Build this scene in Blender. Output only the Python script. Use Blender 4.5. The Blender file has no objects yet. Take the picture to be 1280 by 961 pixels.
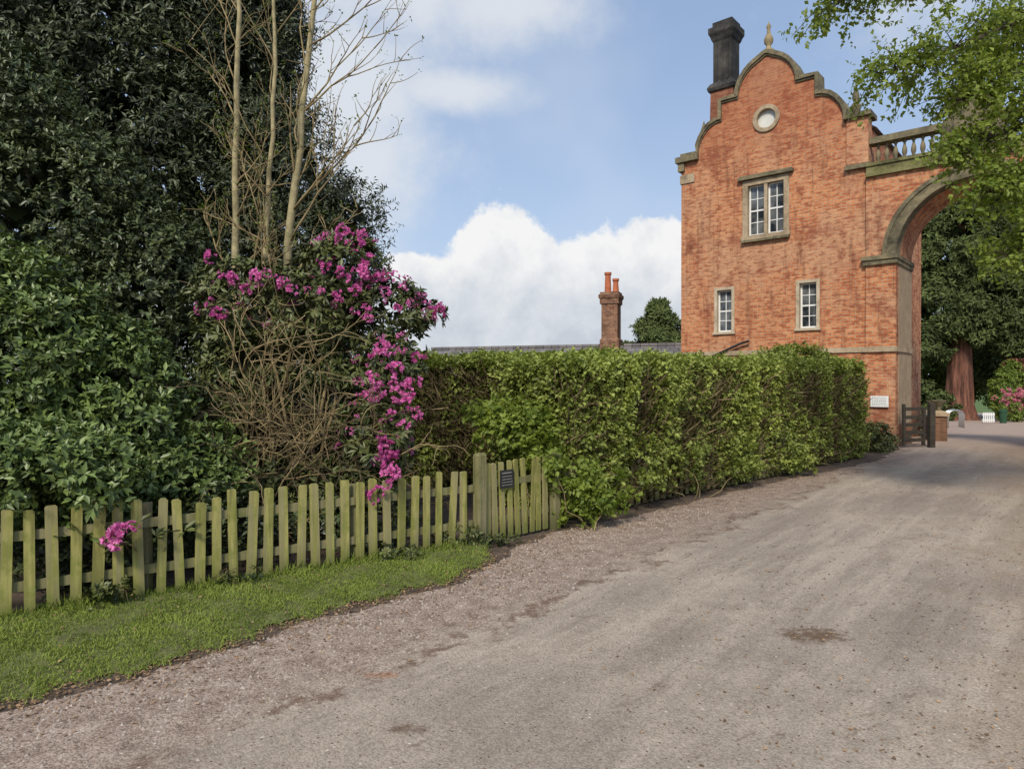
import bpy, math, random
import numpy as np
from mathutils import Vector, Matrix
from mathutils.geometry import tessellate_polygon
random.seed(7)
rng = np.random.default_rng(11)
scene = bpy.context.scene
COL = scene.collection

# ------------------------------------------------------------------ basics
def norm(a):
    return a / (np.linalg.norm(a, axis=-1, keepdims=True) + 1e-9)

def terrain(y):
    if y <= 18: return 0.0
    if y <= 80: return -0.035 * (y - 18)
    return -0.035 * 62

def tag(ob, label=None, category=None, kind=None, group=None):
    if label: ob["label"] = label
    if category: ob["category"] = category
    if kind: ob["kind"] = kind
    if group: ob["group"] = group
    return ob

def empty(name, loc=(0, 0, 0), rz=0.0, **k):
    o = bpy.data.objects.new(name, None)
    o.location = loc
    o.rotation_euler = (0, 0, rz)
    o.empty_display_size = 0.3
    COL.objects.link(o)
    return tag(o, **k)

# ------------------------------------------------------------------ materials
def new_mat(name):
    m = bpy.data.materials.new(name)
    m.use_nodes = True
    nt = m.node_tree
    b = nt.nodes["Principled BSDF"]
    return m, nt, b

def noise(nt, vec, scale, detail=4, rough=0.6):
    n = nt.nodes.new("ShaderNodeTexNoise")
    n.inputs["Scale"].default_value = scale
    n.inputs["Detail"].default_value = detail
    n.inputs["Roughness"].default_value = rough
    if vec: nt.links.new(vec, n.inputs["Vector"])
    return n.outputs["Fac"]

def ramp(nt, fac, stops):
    r = nt.nodes.new("ShaderNodeValToRGB")
    els = r.color_ramp.elements
    while len(els) < len(stops): els.new(0.5)
    for e, (p, c) in zip(els, stops):
        e.position = p
        e.color = (c[0], c[1], c[2], 1) if len(c) == 3 else c
    nt.links.new(fac, r.inputs["Fac"])
    return r.outputs["Color"]

def mixc(nt, fac, a, b, mode='MIX'):
    n = nt.nodes.new("ShaderNodeMix")
    n.data_type = 'RGBA'; n.blend_type = mode
    for i, v in ((0, fac), (6, a), (7, b)):
        if isinstance(v, (int, float)): n.inputs[i].default_value = v
        elif isinstance(v, tuple): n.inputs[i].default_value = (v[0], v[1], v[2], 1)
        else: nt.links.new(v, n.inputs[i])
    return n.outputs[2]

def mth(nt, op, a, b=None, c=None, clamp=False):
    n = nt.nodes.new("ShaderNodeMath"); n.operation = op; n.use_clamp = clamp
    for i, v in enumerate((a, b, c)):
        if v is None: continue
        if isinstance(v, (int, float)): n.inputs[i].default_value = v
        else: nt.links.new(v, n.inputs[i])
    return n.outputs[0]

def smooth(nt, v, lo, hi, a=0.0, b=1.0):
    n = nt.nodes.new("ShaderNodeMapRange"); n.interpolation_type = 'SMOOTHSTEP'
    nt.links.new(v, n.inputs[0])
    n.inputs[1].default_value = lo; n.inputs[2].default_value = hi
    n.inputs[3].default_value = a; n.inputs[4].default_value = b
    return n.outputs[0]

def bump(nt, h, b, strength=0.3, dist=0.02):
    n = nt.nodes.new("ShaderNodeBump")
    n.inputs["Strength"].default_value = strength
    n.inputs["Distance"].default_value = dist
    nt.links.new(h, n.inputs["Height"])
    nt.links.new(n.outputs[0], b.inputs["Normal"])

def objco(nt):
    return nt.nodes.new("ShaderNodeTexCoord").outputs["Object"]

def simple(name, c1, c2, scale=6, rough=0.8, bmp=0.2, spec=0.3):
    m, nt, b = new_mat(name)
    co = objco(nt)
    f = noise(nt, co, scale)
    nt.links.new(ramp(nt, f, [(0.3, c1), (0.7, c2)]), b.inputs["Base Color"])
    b.inputs["Roughness"].default_value = rough
    b.inputs["Specular IOR Level"].default_value = spec
    if bmp: bump(nt, noise(nt, co, scale * 6, 2), b, bmp, 0.01)
    return m

def brick_mat(name, c1, c2, mortar, dark, sx=0.235, sz=0.08, pale=(0.50, 0.31, 0.19)):
    m, nt, b = new_mat(name)
    co = objco(nt)
    sep = nt.nodes.new("ShaderNodeSeparateXYZ"); nt.links.new(co, sep.inputs[0])
    cmb = nt.nodes.new("ShaderNodeCombineXYZ")
    nt.links.new(mth(nt, 'ADD', sep.outputs[0], sep.outputs[1]), cmb.inputs[0])
    nt.links.new(sep.outputs[2], cmb.inputs[1])
    br = nt.nodes.new("ShaderNodeTexBrick")
    nt.links.new(cmb.outputs[0], br.inputs["Vector"])
    br.inputs["Scale"].default_value = 1.0
    br.inputs["Brick Width"].default_value = sx
    br.inputs["Row Height"].default_value = sz
    br.inputs["Mortar Size"].default_value = 0.010
    br.inputs["Mortar Smooth"].default_value = 0.2
    br.inputs["Bias"].default_value = -0.1
    br.inputs["Color1"].default_value = (*c1, 1)
    br.inputs["Color2"].default_value = (*c2, 1)
    br.inputs["Mortar"].default_value = (*mortar, 1)
    col = br.outputs["Color"]
    n1 = noise(nt, co, 0.5, 4, 0.62)
    col = mixc(nt, smooth(nt, n1, 0.44, 0.60, 0, 0.5), col, pale)
    n2 = noise(nt, co, 1.5, 5, 0.7)
    col = mixc(nt, smooth(nt, n2, 0.48, 0.66, 0, 0.75), col, dark)
    mp3 = nt.nodes.new("ShaderNodeMapping"); mp3.inputs["Scale"].default_value = (5.5, 5.5, 13)
    nt.links.new(co, mp3.inputs[0])
    n3 = noise(nt, mp3.outputs[0], 1.0, 3, 0.6)
    col = mixc(nt, smooth(nt, n3, 0.53, 0.62, 0, 0.65), col, dark)
    col = mixc(nt, smooth(nt, n3, 0.46, 0.36, 0, 0.6), col, (pale[0] * 1.2, pale[1] * 1.1, pale[2]))
    mp = nt.nodes.new("ShaderNodeMapping"); mp.inputs["Scale"].default_value = (4, 4, 0.45)
    nt.links.new(co, mp.inputs[0])
    n4 = noise(nt, mp.outputs[0], 1.0, 5, 0.7)
    col = mixc(nt, smooth(nt, n4, 0.50, 0.70, 0, 0.6), col, (dark[0] * 0.55, dark[1] * 0.7, dark[2] * 0.8))
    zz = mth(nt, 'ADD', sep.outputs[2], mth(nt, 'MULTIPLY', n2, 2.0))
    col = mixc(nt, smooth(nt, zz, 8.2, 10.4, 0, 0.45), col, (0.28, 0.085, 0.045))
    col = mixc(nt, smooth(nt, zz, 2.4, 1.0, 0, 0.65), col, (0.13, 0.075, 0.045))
    nt.links.new(col, b.inputs["Base Color"])
    b.inputs["Roughness"].default_value = 0.9
    b.inputs["Specular IOR Level"].default_value = 0.2
    bump(nt, mth(nt, 'MULTIPLY', br.outputs["Fac"], -1.0), b, 0.6, 0.01)
    return m

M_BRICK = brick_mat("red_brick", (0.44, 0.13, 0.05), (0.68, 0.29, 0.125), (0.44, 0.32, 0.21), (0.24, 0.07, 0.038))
M_BRICK2 = brick_mat("old_brick", (0.22, 0.085, 0.05), (0.34, 0.16, 0.09), (0.30, 0.24, 0.18), (0.09, 0.045, 0.03), pale=(0.27, 0.17, 0.11))

def stone_mat(name, c1, c2, c3):
    m, nt, b = new_mat(name)
    co = objco(nt)
    f = noise(nt, co, 2.2, 6, 0.7)
    col = ramp(nt, f, [(0.32, c3), (0.5, c1), (0.68, c2)])
    f2 = noise(nt, co, 14, 4, 0.7)
    col = mixc(nt, smooth(nt, f2, 0.5, 0.72, 0, 0.6), col, c3)
    nt.links.new(col, b.inputs["Base Color"])
    b.inputs["Roughness"].default_value = 0.9
    b.inputs["Specular IOR Level"].default_value = 0.2
    bump(nt, f2, b, 0.5, 0.015)
    return m
M_STONE = stone_mat("buff_sandstone", (0.38, 0.29, 0.19), (0.50, 0.40, 0.27), (0.17, 0.135, 0.085))
M_STONED = stone_mat("weathered_sandstone", (0.17, 0.145, 0.09), (0.29, 0.24, 0.14), (0.055, 0.05, 0.035))
M_STONEM = stone_mat("mossy_sandstone", (0.18, 0.17, 0.07), (0.27, 0.24, 0.12), (0.06, 0.055, 0.03))
M_SOOT = stone_mat("sooty_stone", (0.045, 0.043, 0.04), (0.10, 0.09, 0.08), (0.02, 0.02, 0.02))
M_WHITE = simple("white_paint", (0.72, 0.72, 0.69), (0.8, 0.8, 0.78), 5, 0.5, 0.0)
M_BLACK = simple("black_iron", (0.02, 0.02, 0.02), (0.035, 0.035, 0.035), 5, 0.5, 0.0)
M_TERRA = simple("terracotta", (0.36, 0.10, 0.045), (0.52, 0.18, 0.09), 6, 0.85, 0.2)
M_GREYOC = simple("grey_disc", (0.5, 0.5, 0.46), (0.66, 0.66, 0.62), 3, 0.6, 0.0)
M_METAL, _nt, _b = new_mat("galvanised_steel"); _b.inputs["Base Color"].default_value = (0.5, 0.5, 0.5, 1); _b.inputs["Metallic"].default_value = 0.8; _b.inputs["Roughness"].default_value = 0.4

M_GLASS, _nt, _b = new_mat("window_glass")
_nt.links.new(ramp(_nt, noise(_nt, objco(_nt), 2.5, 2), [(0.35, (0.02, 0.025, 0.03)), (0.65, (0.16, 0.17, 0.17))]), _b.inputs["Base Color"])
_b.inputs["Roughness"].default_value = 0.06; _b.inputs["Specular IOR Level"].default_value = 0.9

def slate():
    m, nt, b = new_mat("slate_tiles")
    co = objco(nt)
    sep = nt.nodes.new("ShaderNodeSeparateXYZ"); nt.links.new(co, sep.inputs[0])
    cmb = nt.nodes.new("ShaderNodeCombineXYZ")
    nt.links.new(sep.outputs[0], cmb.inputs[0]); nt.links.new(sep.outputs[1], cmb.inputs[1])
    br = nt.nodes.new("ShaderNodeTexBrick"); nt.links.new(cmb.outputs[0], br.inputs["Vector"])
    br.inputs["Scale"].default_value = 1
    br.inputs["Brick Width"].default_value = 0.3; br.inputs["Row Height"].default_value = 0.2
    br.inputs["Mortar Size"].default_value = 0.012
    br.inputs["Color1"].default_value = (0.12, 0.11, 0.115, 1)
    br.inputs["Color2"].default_value = (0.22, 0.20, 0.20, 1)
    br.inputs["Mortar"].default_value = (0.04, 0.04, 0.04, 1)
    nt.links.new(br.outputs["Color"], b.inputs["Base Color"]); b.inputs["Roughness"].default_value = 0.7
    return m
M_SLATE = slate()

def wood_mat(name, c1, c2, c3):
    m, nt, b = new_mat(name)
    co = objco(nt)
    mp = nt.nodes.new("ShaderNodeMapping"); mp.inputs["Scale"].default_value = (34, 34, 2.5)
    nt.links.new(co, mp.inputs[0])
    f = noise(nt, mp.outputs[0], 1.0, 5, 0.7)
    col = ramp(nt, f, [(0.3, c1), (0.7, c2)])
    f2 = noise(nt, co, 5, 5, 0.7)
    col = mixc(nt, smooth(nt, f2, 0.45, 0.66, 0, 0.85), col, c3)
    mp2 = nt.nodes.new("ShaderNodeMapping"); mp2.inputs["Scale"].default_value = (9, 9, .6)
    nt.links.new(co, mp2.inputs[0])
    f3 = noise(nt, mp2.outputs[0], 1.0, 3, 0.6)
    col = mixc(nt, smooth(nt, f3, 0.5, 0.60, 0, 0.6), col, (0.27, 0.235, 0.14))
    col = mixc(nt, smooth(nt, f3, 0.46, 0.38, 0, 0.5), col, (0.11, 0.11, 0.035))
    sep = nt.nodes.new("ShaderNodeSeparateXYZ"); nt.links.new(co, sep.inputs[0])
    zz = mth(nt, 'ADD', sep.outputs[2], mth(nt, 'MULTIPLY', f2, 0.25))
    col = mixc(nt, smooth(nt, zz, 0.10, 0.42, 0.7, 0.0), col, (c3[0] * 0.45, c3[1] * 0.5, c3[2] * 0.5))
    nt.links.new(col, b.inputs["Base Color"])
    b.inputs["Roughness"].default_value = 0.85; b.inputs["Specular IOR Level"].default_value = 0.2
    bump(nt, f, b, 0.5, 0.006)
    return m
M_WOOD = wood_mat("algae_timber", (0.21, 0.20, 0.06), (0.43, 0.395, 0.14), (0.20, 0.22, 0.05))
M_WOODP = wood_mat("weathered_post", (0.14, 0.13, 0.06), (0.28, 0.26, 0.13), (0.13, 0.14, 0.05))
M_WOODD = simple("dark_gate_timber", (0.03, 0.026, 0.02), (0.07, 0.06, 0.045), 8, .85, .3)
M_BARK = simple("pale_bark", (0.20, 0.17, 0.09), (0.42, 0.36, 0.2), 9, 0.9, 0.5)
M_TWIG = simple("tan_twig", (0.15, 0.11, 0.055), (0.36, 0.28, 0.14), 8, 0.9, 0.0)
M_TWIGD = simple("dark_twig", (0.05, 0.038, 0.022), (0.12, 0.09, 0.05), 8, 0.9, 0.0)
def redbark():
    m, nt, b = new_mat("redwood_bark")
    co = objco(nt)
    mp = nt.nodes.new("ShaderNodeMapping"); mp.inputs["Scale"].default_value = (5, 5, .5)
    nt.links.new(co, mp.inputs[0])
    f = noise(nt, mp.outputs[0], 1, 6, .7)
    nt.links.new(ramp(nt, f, [(0.35, (0.05, 0.022, 0.015)), (0.5, (0.17, 0.07, 0.045)), (0.68, (0.30, 0.14, 0.09))]), b.inputs["Base Color"])
    b.inputs["Roughness"].default_value = .95
    bump(nt, f, b, 1.0, .15)
    return m
M_REDBARK = redbark()
M_DARKBARK = simple("dark_bark", (0.05, 0.04, 0.03), (0.1, 0.08, 0.055), 6, 0.95, 0.5)

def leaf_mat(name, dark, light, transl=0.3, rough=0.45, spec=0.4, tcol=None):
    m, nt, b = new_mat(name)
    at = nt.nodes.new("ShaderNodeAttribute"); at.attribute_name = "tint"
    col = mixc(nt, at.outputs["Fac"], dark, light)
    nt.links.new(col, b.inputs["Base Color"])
    b.inputs["Roughness"].default_value = rough; b.inputs["Specular IOR Level"].default_value = spec
    if transl <= 0: return m
    tr = nt.nodes.new("ShaderNodeBsdfTranslucent")
    if tcol: tr.inputs[0].default_value = (*tcol, 1)
    else: nt.links.new(mixc(nt, 0.5, col, (light[0] * 1.3, light[1] * 1.3, light[2] * 0.5)), tr.inputs[0])
    mx = nt.nodes.new("ShaderNodeMixShader"); mx.inputs[0].default_value = transl
    nt.links.new(b.outputs[0], mx.inputs[1]); nt.links.new(tr.outputs[0], mx.inputs[2])
    nt.links.new(mx.outputs[0], nt.nodes["Material Output"].inputs[0])
    return m
L_HEDGE = leaf_mat("hornbeam_leaf", (0.08, 0.11, 0.02), (0.38, 0.44, 0.10), 0.25, 0.5, 0.3)
L_LAUREL = leaf_mat("laurel_leaf", (0.05, 0.08, 0.02), (0.20, 0.27, 0.07), 0, 0.4, 0.4)
L_HOLLY = leaf_mat("holly_leaf", (0.032, 0.048, 0.018), (0.135, 0.17, 0.06), 0, 0.4, 0.4)
L_DARK = leaf_mat("evergreen_leaf", (0.018, 0.028, 0.012), (0.115, 0.135, 0.06), 0, 0.45, 0.35)
L_RHODO = leaf_mat("rhododendron_leaf", (0.035, 0.05, 0.015), (0.16, 0.18, 0.055), 0, 0.45, 0.4)
L_BEECH = leaf_mat("beech_leaf", (0.09, 0.14, 0.018), (0.32, 0.39, 0.075), 0.38, 0.5, 0.3)
L_CONIFER = leaf_mat("conifer_needles", (0.03, 0.045, 0.014), (0.15, 0.19, 0.06), 0, 0.7, 0.2)
L_FRESH = leaf_mat("fresh_leaf", (0.08, 0.13, 0.02), (0.25, 0.32, 0.06), 0.2, 0.5, 0.3)
L_GRASS = leaf_mat("grass_blade", (0.10, 0.15, 0.022), (0.31, 0.38, 0.08), 0.2, 0.6, 0.2)
L_PETAL = leaf_mat("magenta_petal", (0.50, 0.06, 0.28), (0.90, 0.34, 0.66), 0.3, 0.6, 0.2, (0.9, 0.2, 0.6))
L_PINK = leaf_mat("pink_petal", (0.55, 0.12, 0.2), (0.85, 0.45, 0.5), 0.2, 0.6, 0.2, (0.8, 0.3, 0.4))
L_COPPER = leaf_mat("copper_leaf", (0.10, 0.04, 0.025), (0.28, 0.11, 0.07), 0, 0.6, 0.2)
L_LITTER = leaf_mat("dead_leaf", (0.12, 0.07, 0.04), (0.42, 0.27, 0.15), 0.0, 0.8, 0.2)
L_TWIGM = leaf_mat("twig_strips", (0.06, 0.045, 0.025), (0.26, 0.20, 0.11), 0.0, 0.9, 0.1)

# ------------------------------------------------------------------ mesh builder
class MB:
    def __init__(s): s.v = []; s.f = []; s.m = []
    def add(s, vs, fs, mi=0):
        o = len(s.v); s.v += [tuple(v) for v in vs]
        for f in fs: s.f.append(tuple(i + o for i in f)); s.m.append(mi)
    def box(s, x0, x1, y0, y1, z0, z1, mi=0, rot=None, piv=None):
        vs = [(x, y, z) for z in (z0, z1) for y in (y0, y1) for x in (x0, x1)]
        if rot is not None:
            pv = Vector(piv); vs = [tuple(rot @ (Vector(v) - pv) + pv) for v in vs]
        s.add(vs, [(0, 2, 3, 1), (4, 5, 7, 6), (0, 1, 5, 4), (2, 6, 7, 3), (0, 4, 6, 2), (1, 3, 7, 5)], mi)
        return s
    def plate(s, outer, holes, y0, y1, mi=0):
        loops = [outer] + holes
        flat = [p for l in loops for p in l]
        tris = tessellate_polygon([[Vector((p[0], p[1], 0)) for p in l] for l in loops])
        n = len(flat)
        s.add([(p[0], y0, p[1]) for p in flat] + [(p[0], y1, p[1]) for p in flat],
              [tuple(t) for t in tris] + [(t[2] + n, t[1] + n, t[0] + n) for t in tris], mi)
        for l in loops:
            k = len(l)
            s.add([(p[0], y0, p[1]) for p in l] + [(p[0], y1, p[1]) for p in l],
                  [(i, (i + 1) % k, (i + 1) % k + k, i + k) for i in range(k)], mi)
    def ring(s, cx, cz, r0, r1, y0, y1, a0, a1, n=32, mi=0):
        vs = []; fs = []
        for i in range(n + 1):
            a = a0 + (a1 - a0) * i / n; c, q = math.cos(a), math.sin(a)
            for r in (r0, r1):
                for y in (y0, y1): vs.append((cx + r * c, y, cz + r * q))
        for i in range(n):
            a = i * 4; b = a + 4
            fs += [(a, a + 2, b + 2, b), (a + 1, b + 1, b + 3, a + 3), (a, b, b + 1, a + 1), (a + 2, a + 3, b + 3, b + 2)]
        fs += [(0, 1, 3, 2), (n * 4, n * 4 + 2, n * 4 + 3, n * 4 + 1)]
        s.add(vs, fs, mi)
    def lathe(s, cx, cy, prof, n=14, mi=0, square=False):
        if square: n = 4
        vs = []; fs = []
        off = math.pi / 4 if square else 0
        k = math.sqrt(2) if square else 1
        for (r, z) in prof:
            for i in range(n):
                a = off + 2 * math.pi * i / n
                vs.append((cx + k * r * math.cos(a), cy + k * r * math.sin(a), z))
        for j in range(len(prof) - 1):
            for i in range(n):
                fs.append((j * n + i, j * n + (i + 1) % n, (j + 1) * n + (i + 1) % n, (j + 1) * n + i))
        fs.append(tuple(range(n - 1, -1, -1)))
        fs.append(tuple((len(prof) - 1) * n + i for i in range(n)))
        s.add(vs, fs, mi)
    def tube(s, pts, radii, n=6, mi=0):
        pts = [Vector(p) for p in pts]; vs = []; fs = []
        for i, p in enumerate(pts):
            d = (pts[min(i + 1, len(pts) - 1)] - pts[max(i - 1, 0)]).normalized()
            a = d.cross(Vector((0.13, 0.97, 0.21))).normalized(); b = d.cross(a)
            for k in range(n):
                t = 2 * math.pi * k / n
                vs.append(p + (a * math.cos(t) + b * math.sin(t)) * radii[i])
        for i in range(len(pts) - 1):
            for k in range(n):
                fs.append((i * n + k, i * n + (k + 1) % n, (i + 1) * n + (k + 1) % n, (i + 1) * n + k))
        fs.append(tuple(range(n - 1, -1, -1))); fs.append(tuple((len(pts) - 1) * n + k for k in range(n)))
        s.add(vs, fs, mi)
    def make(s, name, mats, parent=None, smooth_=False, **k):
        me = bpy.data.meshes.new(name)
        me.from_pydata(s.v, [], s.f)
        for m in (mats if isinstance(mats, (list, tuple)) else [mats]): me.materials.append(m)
        me.polygons.foreach_set("material_index", s.m)
        if smooth_: me.polygons.foreach_set("use_smooth", [True] * len(s.f))
        me.update()
        o = bpy.data.objects.new(name, me)
        COL.objects.link(o)
        if parent: o.parent = parent
        return tag(o, **k)

def leaf_mesh(name, P, D, N, L, W, T, mat, parent=None, **k):
    n = len(P)
    D = norm(D); S = norm(np.cross(D, N)); Q = np.cross(S, D)
    L = np.broadcast_to(L, (n,))[:, None]; W = np.broadcast_to(W, (n,))[:, None]
    V = np.empty((n, 4, 3))
    V[:, 0] = P
    V[:, 1] = P + D * L * .45 + S * W * .5 + Q * W * .16
    V[:, 2] = P + D * L - Q * L * .12
    V[:, 3] = P + D * L * .45 - S * W * .5 + Q * W * .16
    me = bpy.data.meshes.new(name)
    me.vertices.add(4 * n); me.vertices.foreach_set("co", V.reshape(-1).astype(np.float32))
    me.loops.add(6 * n); me.polygons.add(2 * n)
    base = (np.arange(n) * 4)[:, None]
    idx = (base + np.array([0, 1, 2, 0, 2, 3])[None, :]).reshape(-1)
    me.loops.foreach_set("vertex_index", idx.astype(np.int32))
    me.polygons.foreach_set("loop_start", (np.arange(2 * n) * 3).astype(np.int32))
    me.update(calc_edges=True)
    a = me.attributes.new("tint", 'FLOAT', 'POINT')
    a.data.foreach_set("value", np.repeat(np.clip(T, 0, 1), 4).astype(np.float32))
    me.materials.append(mat)
    o = bpy.data.objects.new(name, me)
    COL.objects.link(o)
    if parent: o.parent = parent
    return tag(o, **k)

_ph = rng.uniform(0, 6.28, (8, 3)); _fr = norm(rng.normal(size=(8, 3))) * rng.uniform(.7, 1.6, (8, 1))
def lump(p, f=1.0):
    r = 0
    for i in range(8):
        r = r + np.sin((p @ _fr[i]) * f * 2.2 + _ph[i, 0])
    return r / 8.0 * 1.8

UP = np.array([0, 0, 1.0])
def sprigs(S, D, k, length, L, W, tint, spread=1.0, tilt=0.5):
    """expand sprig positions into leaves"""
    n = len(S)
    S = np.repeat(S, k, 0); D = np.repeat(norm(D), k, 0); T = np.repeat(tint, k)
    j = np.tile(np.arange(k) / k, n)[:, None]
    R = rng.normal(size=S.shape)
    Pp = norm(R - D * np.sum(R * D, 1, keepdims=True))
    dirv = norm(D * (0.35 + .5 * j) + Pp * spread)
    P = S + D * j * length + Pp * 0.006
    N = D + UP * tilt + rng.normal(size=S.shape) * .35
    sz = rng.uniform(.6, 1.25, n * k)
    T = T + rng.normal(size=n * k) * .16
    return P, dirv, N, L * sz, W * sz, T

def cat(*parts):
    return [np.concatenate([p[i] for p in parts]) for i in range(6)]

def blob_clumps(blobs, per_area, clump_r, per_clump, shell=0.25, lumpf=0.9, lumpa=0.18, backcull=0.6):
    """sprig centres on clumps spread over the blob union"""
    Cs, Ds = [], []
    B = np.array(blobs, float)
    for b in B:
        c, r = b[:3], b[3:6]
        area = 4 * math.pi * ((r[0] * r[1]) ** 1.6 / 3 + (r[0] * r[2]) ** 1.6 / 3 + (r[1] * r[2]) ** 1.6 / 3) ** (1 / 1.6)
        n = max(6, int(area * per_area))
        d = norm(rng.normal(size=(n, 3)))
        rr = 1 - shell * rng.random((n, 1)) ** 1.3
        p = c + d * r * rr
        p = p + d * (lump(p, lumpf) * lumpa * r.mean())[:, None]
        Cs.append(p); Ds.append(norm(d / r))
    C = np.concatenate(Cs); D = np.concatenate(Ds)
    mn = np.full(len(C), 9.0)
    for b in B:
        mn = np.minimum(mn, np.linalg.norm((C - b[:3]) / b[3:6], axis=1))
    keep = (mn > .62) & ~((D[:, 1] > .35) & (rng.random(len(C)) < backcull))
    C, D = C[keep], D[keep]
    tc = rng.random(len(C)) * .45 + .18 + np.clip(lump(C, 1.4), -1, 1) * .12
    o = norm(rng.normal(size=(len(C), per_clump, 3)))
    rad = clump_r * rng.uniform(.3, 1.0, (len(C), per_clump, 1)) * rng.uniform(.6, 1.3, (len(C), 1, 1))
    S = (C[:, None] + o * rad * np.array([1, 1, .75])).reshape(-1, 3)
    DD = (o * .9 + D[:, None] * .8 + UP * .35).reshape(-1, 3)
    T = (tc[:, None] + o[:, :, 2] * .16).reshape(-1)
    return S, DD, T

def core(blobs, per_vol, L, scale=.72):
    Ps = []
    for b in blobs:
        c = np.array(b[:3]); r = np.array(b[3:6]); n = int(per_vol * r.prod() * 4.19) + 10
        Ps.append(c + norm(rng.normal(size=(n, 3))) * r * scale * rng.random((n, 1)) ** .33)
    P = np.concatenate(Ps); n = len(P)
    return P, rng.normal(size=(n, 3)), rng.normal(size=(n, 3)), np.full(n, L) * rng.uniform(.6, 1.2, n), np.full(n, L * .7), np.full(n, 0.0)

# ------------------------------------------------------------------ world
w = bpy.data.worlds.new("World"); scene.world = w; w.use_nodes = True
nt = w.node_tree; bg = nt.nodes["Background"]
SUN = Vector((-0.22, -0.72, 0.66)).normalized()
el = math.asin(SUN.z); az = math.atan2(SUN.x, SUN.y)
sky = nt.nodes.new("ShaderNodeTexSky"); sky.sky_type = 'NISHITA'; sky.sun_disc = False
sky.sun_elevation = el; sky.sun_rotation = az; sky.air_density = 1.0; sky.dust_density = 1.5; sky.ozone_density = 1.0
tc = nt.nodes.new("ShaderNodeTexCoord")
sp = nt.nodes.new("ShaderNodeSeparateXYZ"); nt.links.new(tc.outputs["Generated"], sp.inputs[0])
AZ = mth(nt, 'ARCTAN2', sp.outputs[0], sp.outputs[1]); EL = mth(nt, 'ARCSINE', sp.outputs[2])
ns = noise(nt, tc.outputs["Generated"], 8, 6, 0.64)
ns2 = noise(nt, tc.outputs["Generated"], 3.2, 3, 0.55)
def blobset(lst):
    cur = None
    for (a, e, ra, re) in lst:
        dx = mth(nt, 'DIVIDE', mth(nt, 'SUBTRACT', AZ, a), ra); dy = mth(nt, 'DIVIDE', mth(nt, 'SUBTRACT', EL, e), re)
        d = mth(nt, 'SUBTRACT', 1.0, mth(nt, 'SQRT', mth(nt, 'ADD', mth(nt, 'MULTIPLY', dx, dx), mth(nt, 'MULTIPLY', dy, dy))))
        cur = d if cur is None else mth(nt, 'MAXIMUM', cur, d)
    return cur
cum = blobset([(0.0, .135, .12, .115), (-.09, .10, .11, .085), (.11, .13, .12, .095), (.22, .12, .14, .115), (.04, .06, .42, .11), (-.3, .05, .3, .09)])
cumn = mth(nt, 'ADD', cum, mth(nt, 'MULTIPLY', mth(nt, 'SUBTRACT', ns, 0.5), 1.35))
cmask = smooth(nt, cumn, 0.0, 0.15)
hi = blobset([(-.17, .52, .30, .10), (-.02, .50, .18, .06), (-.08, .40, .12, .035), (-.25, .40, .16, .16), (-.2, .3, .12, .1), (.75, .5, .3, .12)])
him = mth(nt, 'ADD', hi, mth(nt, 'MULTIPLY', mth(nt, 'SUBTRACT', ns, 0.5), 1.7))
hmask = smooth(nt, him, -0.3, 0.9, 0, 0.85)
wisp = smooth(nt, ns2, 0.42, 0.78, 0, 0.35)
nb = noise(nt, tc.outputs["Generated"], 12, 6, 0.64)
shade = mth(nt, 'ADD', mth(nt, 'MULTIPLY', smooth(nt, EL, 0.03, 0.22), 0.45), mth(nt, 'MULTIPLY', nb, 1.0))
ccol = ramp(nt, shade, [(0.45, (4.7, 5.1, 5.7)), (0.68, (5.9, 6.2, 6.6)), (0.95, (7.6, 7.6, 7.6))])
base = mixc(nt, 0.5, sky.outputs[0], (3.5, 4.9, 7.5))
base = mixc(nt, smooth(nt, EL, 0.0, 0.5, 0.55, 0.05), base, (5.4, 6.3, 7.6))
c = mixc(nt, wisp, base, (6.3, 6.7, 7.3))
c = mixc(nt, hmask, c, (6.4, 6.65, 7.0))
c = mixc(nt, cmask, c, ccol)
nt.links.new(c, bg.inputs[0]); bg.inputs[1].default_value = 0.12

sd = bpy.data.lights.new("sun", 'SUN'); sd.energy = 3.4; sd.angle = math.radians(11); sd.color = (1, .92, .79)
so = bpy.data.objects.new("sun", sd); so.rotation_euler = SUN.to_track_quat('Z', 'Y').to_euler(); COL.objects.link(so)

# ------------------------------------------------------------------ ground
def sheet(name, rows, z, mat, **k):
    v = []; f = []; nx = 24
    for (y, a, b) in rows:
        for i in range(nx + 1): v.append((a + (b - a) * i / nx, y, terrain(y) + z))
    for j in range(len(rows) - 1):
        for i in range(nx):
            q = j * (nx + 1) + i; f.append((q, q + 1, q + nx + 2, q + nx + 1))
    me = bpy.data.meshes.new(name); me.from_pydata(v, [], f); me.materials.append(mat)
    o = bpy.data.objects.new(name, me); COL.objects.link(o); return tag(o, **k)

m, nt2, b = new_mat("soil_ground")
co = objco(nt2)
sep = nt2.nodes.new("ShaderNodeSeparateXYZ"); nt2.links.new(co, sep.inputs[0])
f = noise(nt2, co, 7, 5, 0.7)
soil = ramp(nt2, f, [(0.3, (0.035, 0.025, 0.017)), (0.55, (0.10, 0.07, 0.048)), (0.75, (0.2, 0.145, 0.10))])
grs = ramp(nt2, noise(nt2, co, 3, 3), [(0.3, (0.05, 0.09, 0.015)), (0.7, (0.12, 0.19, 0.03))])
nt2.links.new(mixc(nt2, smooth(nt2, sep.outputs[1], 22, 28), soil, grs), b.inputs["Base Color"]); b.inputs["Roughness"].default_value = 0.95
sheet("ground", [(-60, -500, 500), (0, -500, 500), (18, -500, 500), (80, -500, 500), (900, -500, 500)], 0, m, kind="structure", label="brown soil and lawn ground")

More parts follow.
